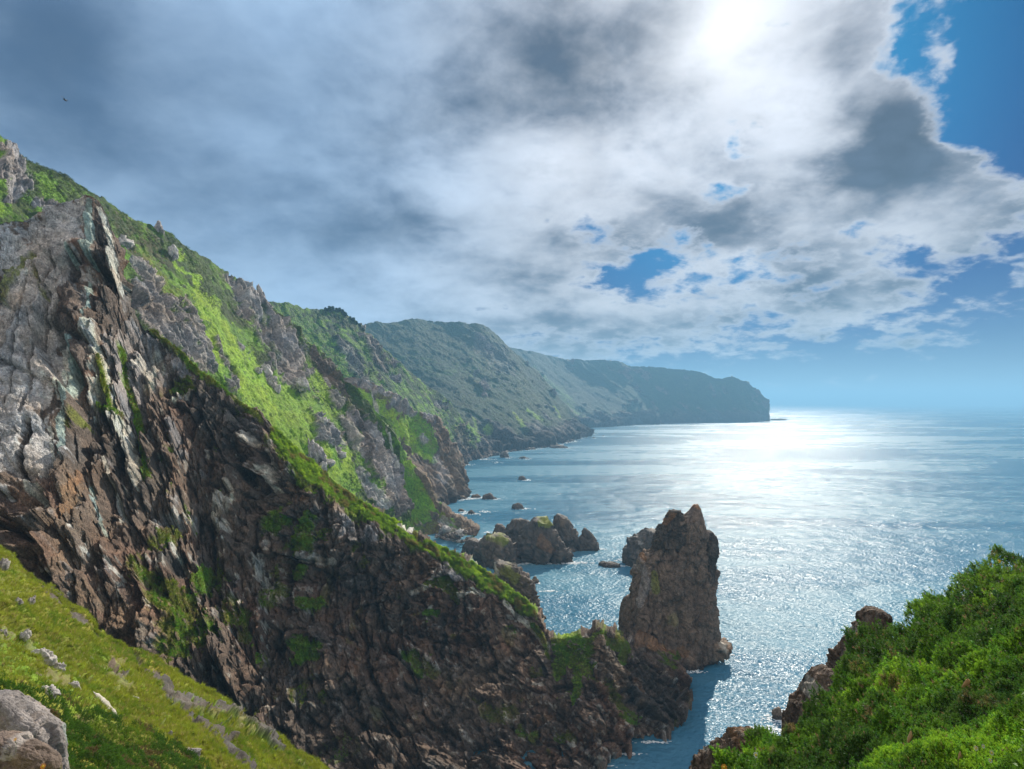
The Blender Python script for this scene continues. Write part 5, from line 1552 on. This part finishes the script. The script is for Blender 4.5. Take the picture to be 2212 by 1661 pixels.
sz = r.uniform(0.10, 0.20, len(P)) * np.clip(P[:, 1] / 18, 0.35, 1.1) * np.where(tall, 1.9, 1.0)
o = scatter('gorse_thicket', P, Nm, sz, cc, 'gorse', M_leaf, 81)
tag(o, kind='stuff', label='dense bright green gorse thicket filling the right foreground', cat='gorse')

# the same gorse on the side that falls away from here, and further along
P, Nm, pu, pv, r = sample(gor, 160000, 27, lambda P, u, v, g, r: (u > 2240) & (P[:, 0] < 60))
P2, N2, _, _, _ = sample(gor['back'], 110000, 28, lambda P, u, v, g, r: P[:, 0] < 60)
P = np.concatenate([P, P2]); Nm = np.concatenate([Nm, N2])
r = np.random.default_rng(91)
lump = worley(P / 1.15, 251)[0]
inview = P[:, 0] / P[:, 1] * FOC + 1106 < 2260
P = P + np.array([0, 0, 0.9]) * (np.where(inview, -0.35, np.clip(0.85 - lump, 0, 1) * 1.1 * (0.35 + 0.65 * r.random(len(P)))))[:, None]
n1 = fbm(P / 2.2, 3, 261); n2 = fbm(P / 0.5, 3, 262)
cc = np.array((0.11, 0.22, 0.018))[None] * (1 + 0.35 * n2)[:, None]
w = sstep(n1 + 0.5 * n2, 0.05, 0.55)[:, None] * 0.85
cc = cc * (1 - w) + np.array((0.28, 0.46, 0.03)) * w
o = scatter('gorse_thicket', P, Nm, r.uniform(0.2, 0.4, len(P)) * np.where(inview, 0.7, 1.0), cc, 'gorse', M_leaf, 83)
tag(o, kind='stuff', label='gorse on the far side of the right foreground slope', cat='gorse')
P, Nm, pu, pv, r = sample(mead['back'], 40000, 29, lambda P, u, v, g, r: P[:, 0] > -60)
n2 = fbm(P / 0.7, 3, 212)
o = scatter('grass', P, Nm, r.uniform(0.15, 0.35, len(P)), np.array((0.30, 0.34, 0.035))[None] * (1 + 0.35 * n2)[:, None], 'grass', M_blade, 52)
tag(o, kind='stuff', label='grass on the far side of the left foreground slope', cat='grass')

# the hilltop the viewer stands on, joining both foreground slopes
gx_, gy_ = np.meshgrid(np.linspace(-60, 60, 121), np.linspace(-50, 7.6, 60))
gz_ = 118.1 - 0.05 * np.maximum(gy_, 0) - 0.06 * np.maximum(gy_, 0) ** 2 + 0.01 * np.minimum(gy_, 0)
Vg = np.stack([gx_, gy_, gz_], -1).reshape(-1, 3)
Vg[:, 2] += 0.25 * fbm(Vg / 3.0, 3, 301)
cg = np.array(C_['olive'])[None] * (1 + 0.3 * fbm(Vg / 2.0, 3, 302))[:, None]
o = mesh_obj('ground', Vg, grid_faces(60, 121), M_soil, np.clip(cg, 0.01, 0.8))
tag(o, kind='structure', label='grassy hilltop around the viewpoint')
r = np.random.default_rng(303)
P = Vg.reshape(60, 121, 3)[r.integers(30, 60, 30000), r.integers(20, 100, 30000)] + r.uniform(-0.5, 0.5, (30000, 3)) * np.array([1, 1, 0])
o = scatter('grass', P, np.tile(np.array([0, 0, 1.0]), (len(P), 1)), r.uniform(0.12, 0.3, len(P)), np.array((0.28, 0.34, 0.035))[None] * r.uniform(0.6, 1.2, (len(P), 1)), 'grass', M_blade, 53)
tag(o, kind='stuff', label='grass on the hilltop around the viewpoint', cat='grass')

# rocks below and beside the gorse
rr_ = [
    ([(1316, 1886, 1900), (1320, 1878, 1915), (1327, 1870, 1919), (1340, 1860, 1918), (1353, 1848, 1917), (1370, 1838, 1916), (1385, 1828, 1912), (1410, 1812, 1900), (1435, 1796, 1890), (1480, 1780, 1880)], 42, 1.8, 'dark',
     [('pale', [(1848, 1360, 5), (1838, 1395, 6)], 0.5)], 'dark rock fin pointing out to sea above the gorse'),
    ([(1447, 1782, 1800), (1460, 1764, 1810), (1480, 1750, 1812), (1505, 1735, 1812), (1531, 1716, 1800), (1550, 1708, 1790), (1580, 1700, 1790)], 38, 2.2, 'dark', [('pale', [(1745, 1500, 4), (1760, 1475, 4)], 0.5)],
     'dark rock shoulder halfway down the edge of the gorse'),
    ([(1581, 1620, 1636), (1588, 1590, 1656), (1597, 1572, 1668), (1612, 1550, 1690), (1632, 1528, 1700), (1655, 1508, 1700), (1700, 1480, 1700)], 34, 1.8, 'dark', [('orange', [(1590, 1600, 12), (1640, 1590, 10)], 0.5), ('pale', [(1540, 1640, 8)], 0.4)],
     'rusty brown rock at the lowest edge of the gorse by the water'),
]
for i, (rw, d, th, bs, sp, lb) in enumerate(rr_):
    rw = [(v_, l_ + 5, r_ - 4) for v_, l_, r_ in rw]
    o = ring_rock('rock_outcrop', rw, d, th, 800 + i * 19, bs, sp, M_cliff, step=2.2, sink=9, expo=2.4, amps=(0.20, 0.20, 0.12, 0.06), scale=th * 0.9, vst=0.4)
    tag(o, lb, 'rock', 'rocks along the edge of the right foreground gorse')

# a lower bluff under the gorse that carries those rocks
bl_prof = [
    [(1420, 1780, 34), (1430, 1830, 32), (1440, 1950, 30), (1450, 2200, 27)],
    [(1520, 1690, 35), (1530, 1740, 33), (1540, 1850, 31), (1550, 2100, 28)],
    [(1640, 1625, 37), (1650, 1680, 35), (1660, 1800, 32), (1670, 2050, 29)],
    [(1740, 1550, 40), (1750, 1620, 37), (1760, 1750, 34), (1770, 2000, 30)],
    [(1830, 1450, 43), (1840, 1560, 40), (1850, 1700, 36), (1860, 1950, 31)],
    [(1930, 1400, 45), (1940, 1500, 42), (1950, 1650, 38), (1960, 1900, 32)],
    [(2100, 1330, 47), (2110, 1450, 43), (2120, 1600, 39), (2130, 1850, 33)],
    [(2400, 1280, 48), (2400, 1400, 44), (2400, 1550, 40), (2400, 1800, 34)],
]
o, _ = land('cliff', bl_prof, 5.0, [], cover_base('dark', 'scrub', 'grass', 8.0, 0.1, 271), M_cliff, rocky((5, 2), (1.0, 0.4), 280, 0.2, 0.6, (5, 1.0)), back=18, seed=10, skirt=True)
tag(o, kind='structure', label='bluff under the right foreground gorse')

# ------------------------------------------------------------------ stones on the left slope
stones = [
    ([(60, 1391, 121, 1448)], 'flat pale rock with a dark underside, largest in the grass of the left slope', 'slab', 0.5),
    ([(112, 1420, 146, 1467)], 'pale leaning rock directly below the largest flat rock on the slope', 'slab', 0.5),
    ([(146, 1464, 180, 1499)], 'pale knobbly rock at the lower end of the rock line above the gorse patch', 'slab', 0.5),
    ([(200, 1492, 265, 1562)], 'long narrow pale rock rib slanting down the grass', 'pale', 0.25),
    ([(50, 1445, 92, 1474)], 'brown speckled rock above the gorse patch', 'tooth', 0.6),
    ([(88, 1476, 134, 1508)], 'low rock with pale lichen at the top edge of the gorse patch', 'slab', 0.6),
    ([(32, 1282, 46, 1325)], 'thin pale rock, left one of two upright slivers in the grass', 'grey', 0.4),
    ([(58, 1280, 73, 1326)], 'thin pale rock, right one of two upright slivers in the grass', 'grey', 0.4),
    ([(46, 1354, 68, 1388)], 'small pinkish rock above the largest flat rock', 'slab', 0.5),
    ([(-6, 1352, 20, 1382)], 'pale rock cut by the left edge of the picture above the gorse', 'grey', 0.5),
    ([(276, 1499, 306, 1519)], 'small pinkish stone alone in the middle of the grass slope', 'slab', 0.5),
    ([(394, 1606, 436, 1643)], 'pinkish pale stone near the bottom of the slope', 'grey', 0.4),
    ([(364, 1573, 376, 1592)], 'tiny white stone in the grass above the bottom gorse', 'grey', 0.5),
    ([(-8, 1195, 14, 1262)], 'pale lichen covered rock at the top left end of the grass slope', 'grey', 0.5),
]
for i, (bx, lb, bs, dp) in enumerate(stones):
    a0, b0, a1, b1 = bx[0]
    P0, n0 = locate(mead, (a0 + a1) / 2, (b0 + b1) / 2 + 4)
    k = P0[1] / FOC
    me = boulder_mesh('slope_rock', 1200 + i * 11, bs, 30)
    w, h = (a1 - a0) * k / 2.6, (b1 - b0) * k / 2.6
    diag = 0.0
    o = drop('slope_rock', me, P0 + np.array([0, -0.1, 0.05]), (w * 1.05, max(w, h) * 0.7, h * 0.9), (0.0, (0.75 if i == 3 else 0.35) * (1 if h > 0.6 * w else 0.3), 0.3 * math.sin(i * 2)), lb, 'rock', 'rocks in the grass of the left slope')
    if i == 3:
        o.scale = (w * 1.35, w * 0.5, w * 0.28)
        o.rotation_euler = (0, 0.83, 0)

o = ring_rock('boulder', [(1499, 0, 10), (1502, -30, 26), (1512, -40, 42), (1522, -45, 54), (1540, -48, 76), (1556, -50, 94), (1575, -50, 108), (1590, -50, 118), (1620, -50, 122), (1660, -50, 122), (1760, -50, 120)],
              9.0, 0.35, 1500, 'grey', [('tooth', [(30, 1560, 30), (90, 1600, 20)], 0.5), ('mint', [(105, 1590, 8), (116, 1620, 6)], 0.5), ('pale', [(10, 1545, 8)], 0.6)], M_stone, step=2.5, sink=1.0,
              amps=(0.16, 0.08, 0.03, 0.01), expo=3.6, scale=0.45)
tag(o, 'large pinkish grey boulder in the bottom left corner', 'boulder')
o = ring_rock('boulder', [(1592, -10, 20), (1598, -40, 55), (1610, -45, 78), (1625, -45, 94), (1645, -45, 110), (1700, -45, 118), (1760, -45, 120)], 7.6, 0.25, 1530, 'tooth',
              [('slab', [(40, 1608, 20)], 0.5)], M_stone, step=2.5, sink=1.0, amps=(0.14, 0.06, 0.03, 0.012), scale=0.4)
tag(o, 'brownish ridge of stone in front of the large corner boulder', 'boulder')


# ------------------------------------------------------------------ flowers and dry stalks
def tube(P0, P1, r0, r1, bend=0.0, n=6, k=6):
    t = np.linspace(0, 1, n)
    ax = np.array(P1, float) - np.array(P0, float)
    c = np.array(P0)[None] + t[:, None] * ax + (np.sin(t * np.pi) * bend)[:, None] * np.array([1, 0, 0])
    rad = r0 + (r1 - r0) * t
    a = np.linspace(0, 2 * np.pi, k, endpoint=False)
    return np.stack([c[:, 0, None] + rad[:, None] * np.cos(a), c[:, 1, None] + rad[:, None] * np.sin(a), c[:, 2, None] + 0 * a], -1).reshape(-1, 3), grid_faces(n, k, True)


def flower(loc, rad, petal_mat, label, group, face, petals=11, stem=0.28, head='daisy'):
    root = bpy.data.objects.new('daisy' if head == 'daisy' else 'flower', None)
    scene.collection.objects.link(root)
    root.location = tuple(float(x) for x in loc)
    V, F = tube((0, 0.0, -stem), (0, 0, 0), rad * 0.09, rad * 0.07, 0.01)
    mesh_obj('stem', V, F, M_stem, parent=root)
    z = np.array(face, float); z /= np.linalg.norm(z)
    x = np.cross(z, [0, 0, 1]); x /= np.linalg.norm(x)
    y = np.cross(z, x)
    vs, fs = [], []
    for i in range(petals):
        a = i / petals * 2 * np.pi
        dr = x * math.cos(a) + y * math.sin(a)
        sd = np.cross(z, dr)
        w = rad * 2.1 / petals * 1.25
        pts_ = [dr * rad * 0.25, dr * rad * 0.65 + sd * w * 0.6 + z * rad * 0.1, dr * rad, dr * rad * 0.65 - sd * w * 0.6 + z * rad * 0.1]
        fs.append([len(vs) + q for q in range(4)]); vs += pts_
    mesh_obj('petals', np.array(vs), np.array(fs), petal_mat, parent=root, smooth_=False)
    a = np.linspace(0, np.pi / 2, 5); b = np.linspace(0, 2 * np.pi, 10, endpoint=False)
    G_ = (np.sin(a)[:, None, None] * (np.cos(b)[None, :, None] * x + np.sin(b)[None, :, None] * y) * rad * 0.33 + np.cos(a)[:, None, None] * z * rad * 0.2)
    mesh_obj('flower_center', G_.reshape(-1, 3), grid_faces(5, 10, True), M_yellow if petal_mat != M_yellow else M_orange, parent=root)
    tag(root, label, 'flower', group)
    return root


def gpos(u0, v0, info=gor, pull=0.25):
    P0, n0 = locate(info, u0, v0)
    d = P0[1] * (1 - 0.10)
    return pt(u0, v0, d)


fl = [
    (1660, 1621, 0.095, M_petal, 'largest white daisy with a yellow centre at the lower edge of the gorse'),
    (1633, 1631, 0.075, M_petal, 'white daisy left of the largest one at the gorse edge'),
    (1639, 1652, 0.070, M_petal, 'white daisy lowest of the little daisy patch'),
    (1650, 1617, 0.040, M_yellow, 'small yellow flower just left of the largest daisy'),
    (1661, 1645, 0.040, M_yellow, 'small yellow flower below the largest daisy'),
    (1564, 1657, 0.070, M_orange, 'orange flower by the bottom rocks left of the daisies'),
    (2108, 1616, 0.035, M_pink, 'pinkish flower left one of the pale trio in the right corner gorse'),
    (2124, 1612, 0.030, M_petal, 'small white flower in the middle of the pale trio in the right corner gorse'),
    (2142, 1626, 0.035, M_pink, 'pink flower right one of the pale trio in the right corner gorse'),
    (2139, 1643, 0.030, M_petal, 'tiny white flower under the pink flower in the right corner'),
    (2040, 1617, 0.025, M_orange, 'tan orange flower head low in the gorse'),
    (2158, 1212, 0.075, M_yellow, 'yellow flower at the top edge of the gorse'),
]
for i, (u0, v0, rd, mt_, lb) in enumerate(fl):
    flower(gpos(u0, v0), rd, mt_, lb, 'flowers in the right foreground gorse', (0.2 * math.sin(i), -1, 0.55))
for (u0, v0, d, rd, lb) in [(33, 1597, 7.2, 0.022, 'small orange flower in front of the corner boulder'), (93, 1655, 7.0, 0.035, 'orange flower at the bottom edge by the corner boulder')]:
    flower(pt(u0, v0, d), rd, M_orange, lb, 'orange flowers by the corner boulder', (0.1, -1, 0.5), stem=0.15)

st = [(1959, 1578, 1612, 6.4, 'curled dry seed stalk, tallest in the middle of the gorse'), (1880, 1640, 1668, 5.9, 'dry reddish seed stalk at the bottom edge left of its pair'),
      (1950, 1629, 1668, 5.9, 'upright dry seed stalk at the bottom edge right of its pair'), (2070, 1622, 1645, 5.9, 'thin tan stalk near the pale flowers'),
      (1778, 1636, 1652, 7.5, 'dry tan leaf lying low in the gorse'), (2078, 1466, 1490, 8.5, 'tan dead leaf standing out of the gorse higher up')]
for i, (u0, va, vb, d, lb) in enumerate(st):
    d = locate(gor, u0, (va + vb) / 2)[0][1] * 0.86
    A_, B_ = pt(u0, vb, d), pt(u0 + (6 if i in (0, 5) else 2), va, d)
    root = bpy.data.objects.new('seed_stalk', None)
    scene.collection.objects.link(root)
    root.location = tuple(float(x) for x in A_)
    L_ = B_ - A_
    V, F = tube((0, 0, -0.15), L_ * 0.25, 0.004, 0.003)
    mesh_obj('stem', V, F, M_stem, parent=root)
    w = np.linalg.norm(L_) * (0.11 if i < 4 else 0.3)
    n = 9
    t_ = np.linspace(0, 1, n)
    rad = w * np.sin(np.pi * (0.08 + 0.9 * t_)) ** 0.7
    c = L_ * 0.2 + t_[:, None] * L_ * 0.8 + (np.sin(t_ * 2.2) * w)[:, None] * np.array([1, 0, 0])
    a = np.linspace(0, 2 * np.pi, 8, endpoint=False)
    G_ = np.stack([c[:, 0, None] + rad[:, None] * np.cos(a), c[:, 1, None] + rad[:, None] * np.sin(a) * (1 if i < 4 else 0.25), c[:, 2, None] + 0 * a], -1)
    G_ += 0.12 * w * fbm(G_.reshape(-1, 3) * 300, 2, 5).reshape(n, 8, 1)
    mesh_obj('seed_head', G_.reshape(-1, 3), grid_faces(n, 8, True), M_dry, parent=root)
    tag(root, lb, 'stalk' if i < 4 else 'dead leaf', 'dry stalks in the gorse')

# ------------------------------------------------------------------ the bird
c = pt(140, 216, 60)
root = bpy.data.objects.new('bird', None)
scene.collection.objects.link(root)
root.location = tuple(c); root.rotation_euler = (0, math.radians(34), 0)
n, k = 12, 10
t_ = np.linspace(0, 1, n)
rad = 0.055 * np.sin(np.pi * np.clip(t_, 0.03, 0.97)) ** 0.7
a = np.linspace(0, 2 * np.pi, k, endpoint=False)
G_ = np.stack([(t_[:, None] - 0.5) * 0.5 + 0 * a, rad[:, None] * np.cos(a), rad[:, None] * np.sin(a)], -1)
wv = []
body = mesh_obj('bird_body', G_.reshape(-1, 3), grid_faces(n, k, True), M_bird, parent=root)
for s in (1, -1):
    ww = np.array([[-0.08, 0.03 * s, 0.02], [0.08, 0.03 * s, 0.02], [0.05, 0.22 * s, 0.13], [-0.06, 0.22 * s, 0.13], [-0.04, 0.46 * s, 0.10], [-0.16, 0.42 * s, 0.11]])
    ww2 = ww + np.array([0, 0, 0.012])
    V = np.concatenate([ww, ww2])
    F = np.array([[0, 1, 2, 3], [3, 2, 4, 5], [6, 7, 8, 9], [9, 8, 10, 11], [0, 3, 9, 6], [3, 5, 11, 9], [1, 7, 8, 2], [2, 8, 10, 4], [4, 10, 11, 5], [0, 6, 7, 1]])
    mesh_obj('wing', V, F, M_bird, parent=root)
tag(root, 'tiny dark bird gliding in the cloudy sky at the upper left', 'bird')

# ------------------------------------------------------------------ foam
r = np.random.default_rng(77)
fv, ff = [], []


def foam_patch(u0, v0, w, h, n):
    for _ in range(n):
        uu = u0 + r.normal(0, w / 2.4); vv = v0 + r.normal(0, h / 2.4)
        d = seaD(max(vv, 905))
        c = pt(uu, vv, d)
        px = d / FOC
        rx = px * r.uniform(1.0, 3.2) * max(0.5, w / 30) ** 0.5
        ry = px * (vv - HZ) and r.uniform(0.3, 1.1) * px * FOC / (vv - HZ) * (vv - HZ) / FOC * 2.2
        k = 9
        a = np.linspace(0, 2 * np.pi, k, endpoint=False)
        q = 1 + r.normal(0, 0.3, k)
        i0 = len(fv)
        z = 0.06 + 0.0004 * len(fv) % 0.2
        for j in range(k):
            fv.append([c[0] + rx * q[j] * math.cos(a[j]), c[1] + ry * q[j] * math.sin(a[j]), z])
        for j in range(1, k - 1):
            ff.append([i0, i0 + j, i0 + j + 1])


for (u0, v1, w, h, lb) in small:
    if 'headland' in lb: continue
    foam_patch(u0 + w * 0.35, v1 + 1.0, w * 0.9, 2.0, int(10 + w))
for a_, b_ in zip(shore[:-1], shore[1:]):
    for t_ in np.linspace(0, 1, 7):
        foam_patch(a_[0] + (b_[0] - a_[0]) * t_, a_[1] + (b_[1] - a_[1]) * t_ + 2.0, 5, 1.4, 5)
foam_patch(1700, 1555, 50, 20, 420); foam_patch(1660, 1580, 50, 14, 200)
foam_patch(985, 1078, 26, 4, 70); foam_patch(1005, 1068, 20, 3, 30); foam_patch(1050, 1105, 22, 2, 26)
foam_patch(1190, 1277, 22, 2, 40); foam_patch(1503, 1448, 12, 6, 40); foam_patch(1260, 1186, 40, 2, 30); foam_patch(1180, 1218, 60, 2, 20)
foam_patch(1075, 999, 14, 2, 14); foam_patch(1050, 992, 24, 1.5, 30)
for (u0, v1, w) in [(1178, 1216, 118), (1225, 1184, 60), (1270, 1186, 52), (1075, 1222, 60), (1386, 1210, 70), (1545, 1415, 50), (1500, 1452, 26), (1450, 1560, 30), (1410, 1604, 40), (1345, 1630, 50),
                    (1270, 1655, 60), (1475, 1500, 16), (1160, 1300, 16), (1020, 1076, 40), (1000, 1110, 30), (1040, 1165, 26), (1055, 1150, 14)]:
    foam_patch(u0, v1, w, 3.5, int(w * 1.5))
foam = mesh_obj('sea_foam', np.array(fv), np.array(ff), M_foam, smooth_=False)
tag(foam, kind='stuff', label='white foam around the rocks and along the shore', cat='foam')

# ------------------------------------------------------------------ haze
hz0, hz1 = np.array([-30500, -3500, -22.0]), np.array([42500, 60500, 500.0])
xs = [(hz0[0], hz0[1]), (hz1[0], hz0[1]), (hz1[0], hz1[1]), (hz0[0], hz1[1])]
V = np.array([[x, y, z] for z in (hz0[2], hz1[2]) for x, y in xs])
F = np.array([[0, 3, 2, 1], [4, 5, 6, 7], [0, 1, 5, 4], [1, 2, 6, 5], [2, 3, 7, 6], [3, 0, 4, 7]])
mh = bpy.data.materials.new('haze')
mh.use_nodes = True
E.tree = mh.node_tree
mh.node_tree.nodes.clear()
ho = nd("ShaderNodeOutputMaterial")
pv_ = nd("ShaderNodeVolumePrincipled")
pv_.inputs['Color'].default_value = (0.30, 0.64, 0.97, 1)
pv_.inputs['Density'].default_value = 0.00014
pv_.inputs['Anisotropy'].default_value = 0.2
link(pv_.outputs[0], ho.inputs['Volume'])
hz = mesh_obj('haze', V, F, mh, smooth_=False)
tag(hz, kind='stuff', label='thin blue sea haze over the whole coast')
